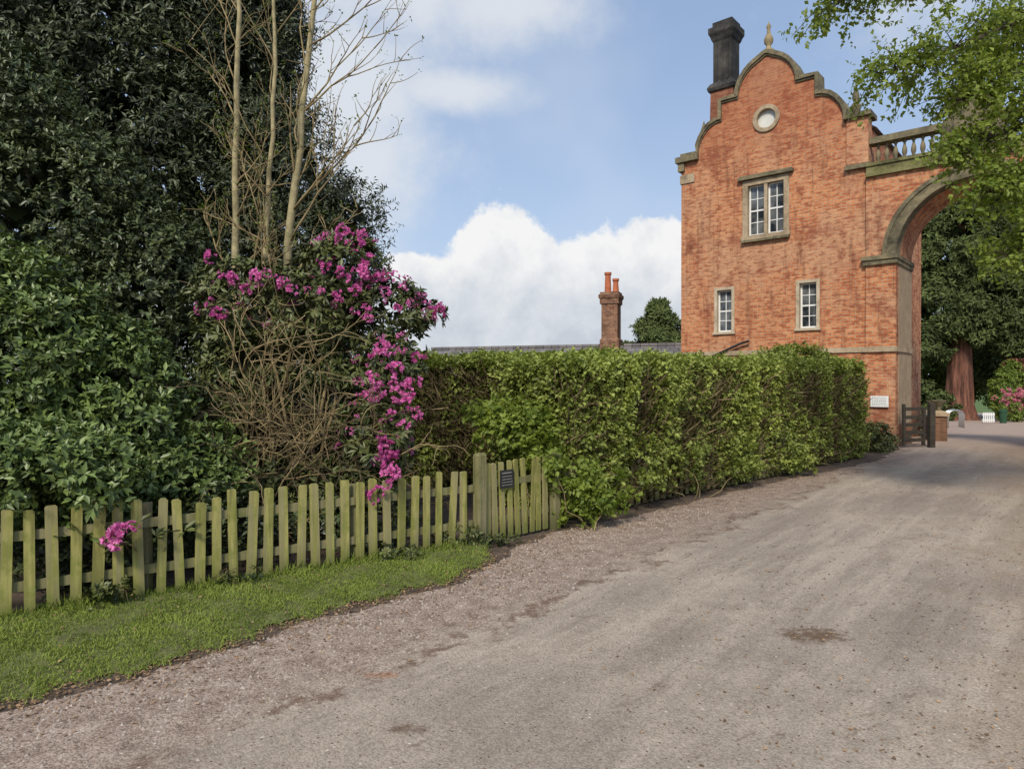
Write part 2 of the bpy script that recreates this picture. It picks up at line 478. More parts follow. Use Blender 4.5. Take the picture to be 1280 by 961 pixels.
def road_mat():
    m, nt, b = new_mat("worn_asphalt")
    co = objco(nt)
    sep = nt.nodes.new("ShaderNodeSeparateXYZ"); nt.links.new(co, sep.inputs[0])
    X, Y = sep.outputs[0], sep.outputs[1]
    big = noise(nt, co, 0.5, 4, 0.6); mid = noise(nt, co, 3.2, 6, 0.75); rag = noise(nt, co, 1.4, 5, 0.7)
    col = ramp(nt, mid, [(0.30, (0.275, 0.225, 0.175)), (0.5, (0.36, 0.30, 0.235)), (0.7, (0.42, 0.35, 0.28))])
    col = mixc(nt, smooth(nt, big, 0.42, 0.58, 0.0, 0.6), col, (0.265, 0.22, 0.18))
    mp = nt.nodes.new("ShaderNodeMapping"); mp.vector_type = 'TEXTURE'
    mp.inputs["Rotation"].default_value = (0, 0, math.radians(50)); mp.inputs["Scale"].default_value = (5.0, 0.55, 1)
    nt.links.new(co, mp.inputs[0])
    st = noise(nt, mp.outputs[0], 1.0, 6, 0.68)
    col = mixc(nt, smooth(nt, st, 0.48, 0.62, 0, 0.65), col, (0.46, 0.385, 0.305))
    col = mixc(nt, smooth(nt, st, 0.47, 0.34, 0, 0.6), col, (0.22, 0.18, 0.145))
    # small stains and scuffs
    mp5 = nt.nodes.new("ShaderNodeMapping"); mp5.vector_type = 'TEXTURE'
    mp5.inputs["Rotation"].default_value = (0, 0, math.radians(35)); mp5.inputs["Scale"].default_value = (.5, 0.14, 1)
    nt.links.new(co, mp5.inputs[0])
    sc = noise(nt, mp5.outputs[0], 1.0, 4, 0.7)
    col = mixc(nt, smooth(nt, sc, 0.60, 0.70, 0, 0.5), col, (0.17, 0.115, 0.08))
    dist = mth(nt, 'ADD', mth(nt, 'MULTIPLY', mth(nt, 'ADD', X, 0.95), -0.773), mth(nt, 'MULTIPLY', mth(nt, 'SUBTRACT', Y, 3.66), 0.634))
    dist = mth(nt, 'ADD', dist, mth(nt, 'MULTIPLY', mth(nt, 'SUBTRACT', rag, 0.5), 1.6))
    band = smooth(nt, dist, -0.08, 0.3)
    pcol = ramp(nt, noise(nt, co, 6, 6, 0.78), [(0.30, (0.14, 0.09, 0.068)), (0.48, (0.29, 0.215, 0.17)), (0.68, (0.43, 0.345, 0.285))])
    col = mixc(nt, mth(nt, 'MULTIPLY', band, 0.8), col, pcol)
    edge = mth(nt, 'MULTIPLY', smooth(nt, dist, -0.10, 0.02), smooth(nt, dist, 0.16, 0.04))
    col = mixc(nt, mth(nt, 'MULTIPLY', edge, smooth(nt, mid, 0.42, 0.56, 0, 0.75)), col, (0.13, 0.07, 0.045))
    rs = mth(nt, 'ADD', mth(nt, 'SUBTRACT', mth(nt, 'MULTIPLY', X, 0.85), mth(nt, 'MULTIPLY', Y, 0.55)), mth(nt, 'MULTIPLY', mth(nt, 'SUBTRACT', rag, 0.5), 3.0))
    col = mixc(nt, smooth(nt, rs, -0.4, 2.0, 0, 0.6), col, (0.30, 0.21, 0.125))
    pn = noise(nt, co, 11, 5, 0.85)
    def patch(col, x, y, rx, ry, c_, s_):
        px = mth(nt, 'DIVIDE', mth(nt, 'SUBTRACT', X, x), rx); py = mth(nt, 'DIVIDE', mth(nt, 'SUBTRACT', Y, y), ry)
        pd = mth(nt, 'ADD', mth(nt, 'ADD', mth(nt, 'MULTIPLY', px, px), mth(nt, 'MULTIPLY', py, py)), mth(nt, 'MULTIPLY', mth(nt, 'SUBTRACT', pn, 0.5), 5.0))
        return mixc(nt, smooth(nt, pd, 1.3, -0.1, 0, s_), col, c_)
    col = patch(col, 2.02, 4.52, .24, .16, (0.11, 0.06, 0.03), .8)
    col = patch(col, -.50, 3.3, .09, .06, (0.12, 0.07, 0.045), .75)
    col = patch(col, -.75, 3.9, .10, .05, (0.33, 0.14, 0.06), .6)
    vo = nt.nodes.new("ShaderNodeTexVoronoi"); vo.inputs["Scale"].default_value = 120; nt.links.new(co, vo.inputs["Vector"])
    sepc = nt.nodes.new("ShaderNodeSeparateColor"); nt.links.new(vo.outputs["Color"], sepc.inputs[0])
    vr = ramp(nt, sepc.outputs[0], [(0.0, (0.45, 0.42, 0.39)), (0.5, (0.98, 0.97, 0.96)), (1.0, (1.5, 1.49, 1.47))])
    spk = mth(nt, 'ADD', 0.5, mth(nt, 'MULTIPLY', band, 0.35))
    col = mixc(nt, spk, col, vr, 'MULTIPLY')
    vo2 = nt.nodes.new("ShaderNodeTexVoronoi"); vo2.inputs["Scale"].default_value = 36; nt.links.new(co, vo2.inputs["Vector"])
    sepd = nt.nodes.new("ShaderNodeSeparateColor"); nt.links.new(vo2.outputs["Color"], sepd.inputs[0])
    dot_ = smooth(nt, vo2.outputs["Distance"], 0.32, 0.2)
    col = mixc(nt, mth(nt, 'MULTIPLY', smooth(nt, sepd.outputs[1], 0.95, 0.98), dot_), col, (0.58, 0.51, 0.43))
    col = mixc(nt, mth(nt, 'MULTIPLY', smooth(nt, sepd.outputs[2], 0.93, 0.96), dot_), col, (0.13, 0.08, 0.055))
    col = mixc(nt, smooth(nt, Y, 13, 22, 0, 0.6), col, (0.44, 0.33, 0.27))
    nt.links.new(col, b.inputs["Base Color"]); b.inputs["Roughness"].default_value = 0.9; b.inputs["Specular IOR Level"].default_value = 0.2
    bump(nt, mth(nt, 'ADD', mth(nt, 'MULTIPLY', vo.outputs["Distance"], -0.5), mth(nt, 'MULTIPLY', noise(nt, co, 5, 3, .7), 1.6)), b, 0.5, 0.008)
    return m
M_ROAD = road_mat()
edge = [(-14, -7.0), (2.6, -3.6), (3.45, -2.62), (3.95, -2.05), (4.85, -1.33), (5.65, -.45), (6.35, -.12), (7.0, 0.1), (7.7, .6), (8.3, 1.35), (9.5, 2.55), (11, 4.05), (12.5, 5.75), (14.5, 7.9), (16.5, 9.2), (18, 9.9), (22, 11.5), (30, 17), (45, 27.5), (80, 50)]
rows = []
ys = [-14, -6, 0] + list(np.arange(1, 18, .12)) + [18, 20, 22, 25, 30, 37, 45, 60, 80]
ex = [e[0] for e in edge]; ey = [e[1] for e in edge]
for y in ys:
    x = float(np.interp(y, ex, ey)) + (.05 * math.sin(y * 9) + .04 * math.sin(y * 23 + 1) + .03 * math.sin(y * 41) if y > 1 else 0)
    rows.append((y, x, max(x + 8, float(np.interp(y, [0, 14, 20, 30, 80], [14, 16, 19, 27, 62])))))
sheet("road", rows, 0.004, M_ROAD, kind="structure", label="worn pinkish grey drive with gravel edges")

# verge
FA = np.array([-3.57, 4.74]); FD = np.array([.826, .5635]); FN = np.array([.5635, -.826])
ds = [(-2.5, 1.6), (0, 1.46), (.84, 1.38), (1.92, 1.02), (3.09, .85), (3.7, .49), (3.95, .12)]
def vd(s): return np.interp(s, [a for a, _ in ds], [b for _, b in ds]) + .035 * np.sin(s * 11) + .03 * np.sin(s * 27 + 2) + .02 * np.sin(s * 60)
vv = []; ff = []; K = 10; SS = np.linspace(-2.5, 3.95, 160)
for s in SS:
    d = float(vd(s))
    for k in range(K + 1):
        t = k / K; q = FA + FD * s + FN * (-.12 + (d + .12) * t)
        vv.append((q[0], q[1], .008 + .03 * min(1, (1 - t) * 5) + .006 * math.sin(s * 7 + t * 9)))
for j in range(len(SS) - 1):
    for k in range(K): q = j * (K + 1) + k; ff.append((q, q + K + 1, q + K + 2, q + 1))
me = bpy.data.meshes.new("grass_verge"); me.from_pydata(vv, [], ff)
m, nt2, b = new_mat("turf")
co = objco(nt2)
nt2.links.new(ramp(nt2, noise(nt2, co, 9, 5, .7), [(0.3, (0.07, 0.065, 0.025)), (0.7, (0.16, 0.18, 0.05))]), b.inputs["Base Color"]); b.inputs["Roughness"].default_value = .95
me.materials.append(m); o = bpy.data.objects.new("grass_verge", me); COL.objects.link(o); tag(o, kind="structure", label="strip of mown green grass beside the fence")
n = 80000
s = rng.uniform(-1.2, 3.93, n); dm = vd(s); t = rng.random(n)
okk = rng.random(n) < dm / 1.5
s, dm, t = s[okk], dm[okk], t[okk]
dd = -.1 + (dm + .14 + rng.normal(size=len(s)) * .04) * t
P = np.zeros((len(s), 3)); P[:, :2] = FA + np.outer(s, FD) + dd[:, None] * FN; P[:, 2] = .03 * np.clip((1 - t) * 5, 0, 1) + .006
patch = np.clip(lump(P * 3, 1.2) * .5 + .5, 0, 1)
kp = rng.random(len(P)) < .35 + .6 * np.clip(lump(P * 6 + 3, 1.6) + .8, 0, 1)
D = UP * .8 + rng.normal(size=P.shape) * .6; D[:, 2] = np.abs(D[:, 2])
near = np.exp(-((dd + .0) / .08) ** 2)
LL = rng.uniform(.015, .04, len(P)) * (1 + near * 1.8) * (.6 + patch * .7)
TT = patch * .6 + rng.random(len(P)) * .45
leaf_mesh("grass", P[kp], D[kp], rng.normal(size=P.shape)[kp], LL[kp], .0065, TT[kp], L_GRASS, kind="stuff", label="short green grass blades on the verge")

n = 3600
yy = rng.uniform(2.2, 13, n); xl = np.interp(yy, ex, ey)
xx = xl + np.abs(rng.normal(size=n)) * .45 - .1
n2 = 2200; yy2 = rng.uniform(2.5, 12, n2); xx2 = rng.uniform(0, 1, n2) ** .6 * yy2 * .8 + .3
n3 = 1500
sb = rng.uniform(0, 3.9, n3); db = vd(sb) + rng.normal(size=n3) * .06 + .06
q3 = FA + np.outer(sb, FD) + db[:, None] * FN
n4 = 260; s4 = rng.uniform(0, 3.9, n4); d4 = rng.random(n4) * vd(s4); q4 = FA + np.outer(s4, FD) + d4[:, None] * FN
P = np.concatenate([np.stack([xx, yy, np.full(n, .01)], 1), np.stack([xx2, yy2, np.full(n2, .01)], 1), np.stack([q3[:, 0], q3[:, 1], np.full(n3, .012)], 1), np.stack([q4[:, 0], q4[:, 1], np.full(n4, .055)], 1)])
D = rng.normal(size=P.shape); D[:, 2] *= .15
N = UP + rng.normal(size=P.shape) * .3
ln = rng.uniform(.008, .03, len(P))
leaf_mesh("fallen_leaves", P, D, N, ln, ln * .6, rng.random(len(P)), L_LITTER, kind="stuff", label="dry brown fallen leaves along the drive edge")
mb = MB()
for i in range(2400):
    y = random.uniform(2.4, 9); x = float(np.interp(y, ex, ey)) + abs(random.gauss(0, .6)); r = random.uniform(.004, .013)
    a = random.uniform(0, 3)
    ca, sa = math.cos(a) * r, math.sin(a) * r
    mb.add([(x + ca, y + sa, .004), (x - sa, y + ca, .004), (x - ca, y - sa, .004), (x + sa, y - ca, .004), (x + ca * .2, y, .004 + r * .9)], [(0, 1, 4), (1, 2, 4), (2, 3, 4), (3, 0, 4)])
mb.make("gravel", simple("pale_grit", (0.2, .15, .12), (.5, .44, .37), 20, .9, 0), kind="stuff", label="loose pale grit on the drive")

# ------------------------------------------------------------------ fence
def picket_run(mb, s0, s1, fn, step=.138, wd=.070, h=.78, zj=.02):
    s = s0
    while s < s1:
        x, y, ang = fn(s)
        R = Matrix.Rotation(ang, 3, 'Z') @ Matrix.Rotation(random.gauss(0, .022), 3, 'Y') @ Matrix.Rotation(random.gauss(0, .014), 3, 'X')
        hh = h + random.uniform(-zj, zj) - (.05 if random.random() < .06 else 0); wj = wd + random.uniform(-.007, .007)
        a = wj / 2; c1, c2 = random.uniform(.006, .02), random.uniform(.006, .02)
        vs = []
        for yy_ in (-.011, .011):
            vs += [(-a, yy_, .03), (a, yy_, .03), (a, yy_, hh - c1), (a - c1, yy_, hh), (-a + c2, yy_, hh), (-a, yy_, hh - c2)]
        vs = [tuple(R @ Vector(q) + Vector((x, y, 0))) for q in vs]
        mb.add(vs, [(0, 1, 2, 3, 4, 5), (11, 10, 9, 8, 7, 6)] + [(i, i + 6, (i + 1) % 6 + 6, (i + 1) % 6) for i in range(6)])
        s += step + random.uniform(-.01, .01)
fang = math.atan2(FD[1], FD[0])
def rail(mb, a, b, z, off, nrm, h=.07, t=.03):
    a = Vector((a[0], a[1], 0)) + Vector((nrm[0], nrm[1], 0)) * off; b = Vector((b[0], b[1], 0)) + Vector((nrm[0], nrm[1], 0)) * off
    nn = Vector((nrm[0], nrm[1], 0)) * t / 2
    vs = [a - nn + Vector((0, 0, z)), b - nn + Vector((0, 0, z)), b + nn + Vector((0, 0, z)), a + nn + Vector((0, 0, z))]
    vs += [v + Vector((0, 0, h)) for v in vs]
    mb.add(vs, [(3, 2, 1, 0), (4, 5, 6, 7), (0, 1, 5, 4), (1, 2, 6, 5), (2, 3, 7, 6), (3, 0, 4, 7)])
fence = empty("picket_fence", (0, 0, 0), label="low green-stained timber picket fence along the grass verge", category="fence")
mb = MB(); picket_run(mb, -1.75, 3.84, lambda s: (FA[0] + FD[0] * s, FA[1] + FD[1] * s, fang)); mb.make("picket_panel", M_WOOD, fence)
for z in (.2, .56):
    mb = MB(); rail(mb, FA + FD * -1.8, FA + FD * 3.86, z, -.03, FN); mb.make("rail", M_WOODP, fence)
for s in (-1.1, .9, 2.6):
    q = FA + FD * s - FN * .09; mb = MB(); mb.lathe(q[0], q[1], [(.04, -.1), (.04, .74)], square=True); mb.make("post", M_WOODP, fence)
G0 = np.array([-.33, 6.95]); G1 = np.array([.43, 7.70]); GD = (G1 - G0) / np.linalg.norm(G1 - G0); GN = np.array([GD[1], -GD[0]])
gl = float(np.linalg.norm(G1 - G0)); gang = math.atan2(GD[1], GD[0])
post = empty("gate_post", (float(G0[0]), float(G0[1]), 0), gang, label="square weathered timber gate post between fence and gate", category="gate post")
mb = MB(); mb.lathe(0, 0, [(.048, -.1), (.048, .93), (.04, .95), (.0, .96)], square=True); mb.make("shaft", M_WOODP, post)
post = empty("gate_post", (float(G1[0]) + .06, float(G1[1]) + .06, 0), gang, label="square weathered timber gate post beside the hedge", category="gate post")
mb = MB(); mb.lathe(0, 0, [(.045, -.1), (.045, .86), (.0, .9)], square=True); mb.make("shaft", M_WOODP, post)
gate = empty("garden_gate", (float(G0[0]), float(G0[1]), 0), gang, label="small green-stained picket garden gate with dark notice", category="gate")
mb = MB(); picket_run(mb, .115, gl - .03, lambda s: (s, 0, 0), step=.108, wd=.064, h=.84, zj=.015); mb.make("picket_panel", M_WOOD, gate)
for z in (.2, .58):
    mb = MB(); mb.box(.07, gl - .005, .012, .042, z, z + .07); mb.make("rail", M_WOODP, gate)
mb = MB(); mb.box(.27, .46, -.03, -.013, .56, .75); sg = mb.make("notice_plate", M_BLACK, gate)
mb = MB()
M_DIM = simple("faded_lettering", (.25, .25, .22), (.35, .35, .3), 30, .8, 0)
for r_, zz in enumerate((.715, .68, .65, .62, .59)):
    x = .29
    while x < .43:
        l = random.uniform(.008, .02); mb.box(x, x + l, -.0325, -.031, zz, zz + (.012 if r_ == 0 else .007)); x += l + .006
mb.make("lettering", M_DIM, sg)
H0 = np.array([.62, 8.0]); H1 = np.array([7.6, 14.6]); HD = (H1 - H0) / np.linalg.norm(H1 - H0); HN = np.array([HD[1], -HD[0]])
fence2 = empty("picket_fence", (0, 0, 0), label="old grey-green picket fence swallowed by the hedge foot", category="fence")
hang = math.atan2(HD[1], HD[0])
mb = MB(); picket_run(mb, 0.1, 6.2, lambda s: (H0[0] + HD[0] * s - HN[0] * .11, H0[1] + HD[1] * s - HN[1] * .11, hang), step=.15, h=.72); mb.make("picket_panel", M_WOODP, fence2)
mb = MB(); rail(mb, H0, H0 + HD * 6.2, .52, -.15, HN); mb.make("rail", M_WOODP, fence2)

# ------------------------------------------------------------------ gatehouse
ANG = math.atan2(-.655, .7555)
GH = empty("gatehouse", (5.24, 21.0, 0), ANG, label="tall red brick gatehouse with curved Dutch gable and stone trim", category="building")
C = 2.6
half = [(0, 10.92), (.06, 10.90), (.16, 10.84), (.28, 10.78), (.42, 10.70), (.56, 10.58), (.68, 10.42), (.76, 10.25), (.80, 10.10), (.82, 9.92), (.9, 9.92), (1.32, 9.92), (1.32, 9.40), (1.5, 9.38), (1.68, 9.30), (1.83, 9.16), (1.95, 8.98), (2.03, 8.78), (2.06, 8.52), (2.62, 8.52)]
right = [(C + a, z) for a, z in half]; left = [(C - a, z) for a, z in half[::-1]]
prof = left[:-1] + right
outer = prof + [(5.22, -.6), (-.02, -.6)]
def rect(a, b, z0, z1): return [(a, z0), (b, z0), (b, z1), (a, z1)]
holes = [rect(1.93, 3.23, 5.73, 7.42), rect(1.08, 1.66, 3.07, 4.42), rect(3.45, 4.03, 3.07, 4.42),
         [(C + .33 * math.cos(t), 9.1 + .33 * math.sin(t)) for t in np.linspace(0, 2 * math.pi, 32, endpoint=False)]]
mb = MB(); mb.plate(outer, holes, 0, .38)
mb.box(.0, 5.2, .385, 7.0, -.6, 8.3)
mb.box(4.72, 5.24, -.07, .3, 7.3, 8.50)
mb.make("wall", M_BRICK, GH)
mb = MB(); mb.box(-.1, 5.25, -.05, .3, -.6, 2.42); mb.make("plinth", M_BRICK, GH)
mb = MB(); mb.add([(-.1, .5, 8.35), (5.3, .5, 8.35), (5.3, 7, 8.35), (-.1, 7, 8.35), (C, .5, 10.2), (C, 7, 10.2)], [(0, 4, 5, 3), (1, 2, 5, 4), (0, 1, 4), (2, 3, 5), (0, 3, 2, 1)]); mb.make("roof", M_SLATE, GH)
def coping(path, th, y0, y1, mb):
    n = len(path); off = []
    for i in range(n):
        a = Vector(path[max(i - 1, 0)]); b_ = Vector(path[min(i + 1, n - 1)])
        d = (b_ - a).normalized(); nn = Vector((-d.y, d.x)); off.append(Vector(path[i]) + nn * th)
    for i in range(n - 1):
        p, q = path[i], path[i + 1]; P_, Q_ = off[i], off[i + 1]
        vs = [(p[0], y0, p[1] - .0), (q[0], y0, q[1]), (Q_.x, y0, Q_.y), (P_.x, y0, P_.y)]
        vs += [(v[0], y1, v[2]) for v in vs]
        mb.add(vs, [(0, 1, 2, 3), (7, 6, 5, 4), (3, 2, 6, 7), (0, 4, 5, 1), (0, 3, 7, 4), (1, 5, 6, 2)])
mb = MB(); coping(prof, .11, -.09, .48, mb)
coping([(p[0], p[1] - .055) for p in prof], .05, -.045, .4, mb)
mb.make("coping", M_STONED, GH)
for bx in ((-.16, .56, -.15, .5, 8.36, 8.53), (-.1, .1, -.09, .3, 8.1, 8.355), (4.66, 5.32, -.17, .5, 8.50, 8.62), (4.68, 5.28, -.12, .3, 7.18, 7.3)):
    MB().box(*bx).make("cornice", M_STONED, GH)
mb = MB(); mb.box(-.05, .42, -.035, .25, 7.72, 7.98); mb.make("kneeler_stone", M_STONE, GH)
mb = MB(); mb.box(-.12, 5.27, -.09, .2, 2.42, 2.55); mb.make("string_course", M_STONE, GH)
mb = MB(); mb.lathe(C, .15, [(.16, 10.95), (.17, 11.05), (.09, 11.1), (.06, 11.2), (.12, 11.28), (.13, 11.38), (.09, 11.48), (.05, 11.55), (.045, 11.68), (.07, 11.74), (.02, 11.84), (.0, 11.9)]); mb.make("finial", simple("golden_stone", (.20, .16, .09), (.38, .30, .16), 8), GH, smooth_=True)
mb = MB(); mb.lathe(4.55, 1.5, [(.12, 8.9), (.12, 9.35), (.15, 9.38), (.06, 9.5), (.10, 9.62), (.08, 9.75), (.03, 9.9), (.0, 10.15)]); mb.make("finial", M_STONED, GH, smooth_=True)
mb = MB(); mb.lathe(.15, 1.2, [(.14, 8.4), (.14, 9.2), (.17, 9.25), (.1, 9.4), (.12, 9.6), (.03, 9.9), (0, 10.0)]); mb.make("finial", M_STONED, GH, smooth_=True)
mb = MB(); mb.ring(C, 9.1, .27, .38, -.05, .25, 0, 2 * math.pi, 40); oc = mb.make("round_window", M_STONE, GH)
mb = MB(); mb.plate([(C + .28 * math.cos(t), 9.1 + .28 * math.sin(t)) for t in np.linspace(0, 2 * math.pi, 32, endpoint=False)], [], .08, .12); mb.make("pane", M_GREYOC, oc)
M_STONEL = stone_mat("pale_dressed_stone", (0.50, 0.41, 0.29), (0.60, 0.51, 0.38), (0.30, 0.24, 0.16))
def window(x0, x1, z0, z1, sw, lights, rows_, cols, hood=False, mull=.0):
    mbf = MB(); mbs = MB(); mbg = MB()
    mbs.box(x0, x1, -.03, .24, z1 - sw, z1); mbs.box(x0 - .03, x1 + .03, -.06, .24, z0, z0 + sw * .8)
    mbs.box(x0, x0 + sw, -.028, .24, z0 + sw * .8, z1 - sw); mbs.box(x1 - sw, x1, -.028, .24, z0 + sw * .8, z1 - sw)
    ax, bx, az_, bz = x0 + sw, x1 - sw, z0 + sw * .8, z1 - sw
    wl = (bx - ax - mull * (lights - 1)) / lights
    for i in range(lights):
        a = ax + i * (wl + mull); b_ = a + wl
        if i: mbs.box(a - mull, a, -.01, .24, az_, bz)
        t = .042
        mbf.box(a, a + t, .11, .17, az_, bz); mbf.box(b_ - t, b_, .11, .17, az_, bz)
        mbf.box(a + t, b_ - t, .112, .168, az_, az_ + t * 1.3); mbf.box(a + t, b_ - t, .112, .168, bz - t, bz)
        for c_ in range(1, cols):
            q = a + t + (wl - 2 * t) * c_ / cols; mbf.box(q - .011, q + .011, .12, .155, az_ + t * 1.3, bz - t)
        for r_ in range(1, rows_):
            q = az_ + t * 1.3 + (bz - az_ - 2.3 * t) * r_ / rows_; h_ = .022 if r_ * 2 == rows_ else .011
            mbf.box(a + t, b_ - t, .123, .152, q - h_, q + h_)
        mbg.box(a + .01, b_ - .01, .14, .146, az_ + .01, bz - .01)
    f_ = mbf.make("window", M_WHITE, GH); mbg.make("glass", M_GLASS, f_); mbs.make("stone_surround", M_STONE if hood else M_STONEL, f_)
    if hood:
        h_ = MB(); h_.box(x0 - .12, x1 + .12, -.13, .1, z1 + .02, z1 + .1); h_.box(x0 - .08, x1 + .08, -.08, .1, z1 + .1, z1 + .14); h_.make("hood_mould", M_STONED, f_)
        MB().box(x0 - .02, x1 + .02, -.12, .1, z0 - .07, z0 - .004).make("sill", M_STONED, f_)
window(1.92, 3.24, 5.72, 7.43, .15, 2, 4, 2, True, .09)
window(1.06, 1.68, 3.05, 4.44, .085, 1, 4, 2); window(3.43, 4.05, 3.05, 4.44, .085, 1, 4, 2)
mb = MB(); mb.lathe(.76, 1.5, [(.42, 8.0), (.42, 9.5), (.38, 9.56), (.36, 10.8)], square=True); st = mb.make("chimney_base", M_BRICK2, GH)
mb = MB(); mb.lathe(.76, 1.5, [(.42, 10.8), (.45, 10.9), (.39, 11.02), (.30, 11.1), (.30, 12.35), (.34, 12.42), (.37, 12.52), (.42, 12.62), (.42, 12.80), (.32, 12.84), (.32, 12.98), (.24, 13.0)], square=True); cs = mb.make("chimney_stack", M_SOOT, GH)
mb = MB()
for i in (-1, 0, 1): mb.box(.76 + i * .18 - .02, .76 + i * .18 + .02, 1.17, 1.5, 11.1, 12.35)
mb.make("fluting", M_SOOT, cs)
mb = MB(); mb.tube([(.55, -.1, 2.30), (1.1, -.12, 2.42), (1.9, -.12, 2.75), (2.15, -.12, 2.82)], [.035] * 4, 8); mb.make("drainpipe", M_BLACK, GH)

# ------------------------------------------------------------------ archway
AR = empty("archway", (5.24, 21.0, 0), ANG, label="red brick carriage archway with sandstone arch ring and balustrade", category="archway")
u0, u1 = 5.88, 9.26; cx = (u0 + u1) / 2; R_ = (u1 - u0) / 2; zs = 4.83
arc = [(cx - R_ * math.cos(t), zs + R_ * math.sin(t)) for t in np.linspace(0, math.pi, 40)]
outer = [(5.19, -.6), (u0, -.6)] + arc + [(u1, -.6), (10.7, -.6), (10.7, 6.9), (5.19, 6.9)]
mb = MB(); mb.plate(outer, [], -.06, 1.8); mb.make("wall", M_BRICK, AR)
mb = MB(); mb.ring(cx, zs, R_ - .02, R_ + .27, -.12, .3, 0, math.pi, 44); mb.ring(cx, zs, R_ + .2, R_ + .3, -.16, .1, 0, math.pi, 44); mb.make("arch_ring", M_STONED, AR)
for a, b_ in ((5.10, u0 + .06), (u1 - .06, 10.8)):
    mb = MB(); mb.box(a, b_, -.17, 1.85, 4.76, 4.86); mb.box(a + .03, b_ - .02, -.13, 1.83, 4.64, 4.76); mb.make("impost", M_STONED, AR)
mb = MB(); mb.box(5.12, u0 + .04, -.12, 1.84, 2.42, 2.55); mb.make("string_course", M_STONE, AR)
mb = MB(); mb.box(5.13, u0 + .03, -.1, 1.83, -.6, .55); mb.make("pier_base", M_BRICK, AR)
M_RENDER = simple("brown_render", (.30, .22, .14), (.42, .32, .21), 5, .9, .3)
for a, b_ in ((2.56, 4.63), (.56, 2.41)):
    MB().box(u0 + .0025, u0 + .012, .25, 1.78, a, b_).make("reveal", M_RENDER, AR)
BL = MB(); BL.box(5.2, 10.75, -.16, .5, 6.9, 7.0); BL.box(5.2, 10.75, -.1, .45, 7.0, 7.17); BL.box(5.2, 10.75, -.14, .48, 7.17, 7.25)
bal = BL.make("balustrade", M_STONEM, AR)
MB().box(5.25, 6.9, 0.0, .34, 7.77, 7.93).make("handrail", M_STONED, bal); MB().box(8.1, 10.7, .0, .34, 7.77, 7.93).make("handrail", M_STONED, bal)
mb = MB(); mb.plate([(6.86, 7.25), (8.14, 7.25), (8.14, 7.9), (8.05, 7.98), (7.98, 8.1), (7.9, 8.16), (7.8, 8.3), (7.65, 8.4), (7.5, 8.43), (7.35, 8.4), (7.2, 8.3), (7.1, 8.16), (7.02, 8.1), (6.95, 7.98), (6.86, 7.9)], [], -.08, .45)
mb.plate([(7.1, 7.4), (7.9, 7.4), (7.9, 8.05), (7.5, 8.2), (7.1, 8.05)], [], -.12, -.07)
mb.ring(7.5, 8.1, .42, .5, -.13, .5, .1, math.pi - .1, 20)
mb.make("pedestal", M_STONED, bal)
bp = [(.055, 7.25), (.055, 7.3), (.03, 7.33), (.05, 7.4), (.062, 7.46), (.055, 7.54), (.03, 7.62), (.025, 7.68), (.05, 7.71), (.055, 7.77)]
mb = MB(); mb.lathe(0, .17, bp, 10); first = mb.make("baluster", M_STONED, bal, smooth_=True)
xs = [5.42 + .2 * i for i in range(8)] + [8.25 + .2 * i for i in range(12)]
first.location.x = xs[0]
for x in xs[1:]:
    o = first.copy(); o.location.x = x; o.parent = bal; COL.objects.link(o)
SG = empty("notice_sign", (5.24, 21.0, 0), ANG, label="small white notice board fixed to the brick pier", category="sign")
mb = MB(); mb.box(5.33, 5.74, -.135, -.105, 1.02, 1.30); bd = mb.make("board", M_WHITE, SG)
mb = MB()
for i, zz in enumerate((1.25, 1.205, 1.165, 1.125, 1.085, 1.05)):
    x = 5.36
    while x < 5.69: l = random.uniform(.015, .04); mb.box(x, x + l, -.138, -.136, zz, zz + .014); x += l + .012
mb.make("lettering", simple("grey_lettering", (.2, .22, .2), (.3, .3, .3), 9, .8, 0), bd)

FG = empty("field_gate", (9.80, 17.0, 0), math.radians(14), label="dark timber five-bar gate standing open by the pier", category="gate")
mb = MB(); mb.box(0, .06, 0, .07, .05, 1.10); mb.make("stile", M_WOODD, FG)
mb = MB(); mb.box(.60, .66, 0, .07, .05, 1.02); mb.make("stile", M_WOODD, FG)
for z in (.15, .34, .53, .72, .93): MB().box(.06, .60, .015, .05, z, z + .09).make("bar", M_WOODD, FG)
mb = MB(); mb.box(0, .75, -.012, .012, 0, .07, rot=Matrix.Rotation(-.82, 3, 'Y'), piv=(0, 0, 0)); o = mb.make("brace", M_WOODD, FG); o.location = (.07, .0, .15)
FP = empty("gate_post", (10.55, 17.1, 0), 0, label="dark timber post at the end of the field gate", category="gate post")
mb = MB(); mb.lathe(0, 0, [(.065, -.1), (.065, 1.1), (.03, 1.15)], square=True); mb.make("shaft", M_WOODD, FP)

# ------------------------------------------------------------------ low slate roofed building with chimney
LB = empty("outbuilding", (-3.0, 27.0, -.12), math.atan2(-3.5, 9.2), label="low brick outbuilding with long grey slate roof", category="building")
mb = MB(); mb.box(0, 10.4, -1.4, 1.4, -.5, 2.15); mb.make("wall", M_BRICK2, LB)
mb = MB(); mb.add([(-.2, -1.7, 2.1), (10.4, -1.7, 2.1), (10.4, 1.7, 2.1), (-.2, 1.7, 2.1), (-.2, 0, 3.05), (10.4, 0, 3.05)], [(0, 1, 5, 4), (2, 3, 4, 5), (0, 4, 3), (1, 2, 5), (0, 3, 2, 1)])
rf = mb.make("roof", M_SLATE, LB)
MB().box(-.2, 6.6, -.09, .09, 3.03, 3.12).make("ridge_tiles", M_SLATE, rf); MB().box(7.5, 10.4, -.09, .09, 3.03, 3.12).make("ridge_tiles", M_SLATE, rf)
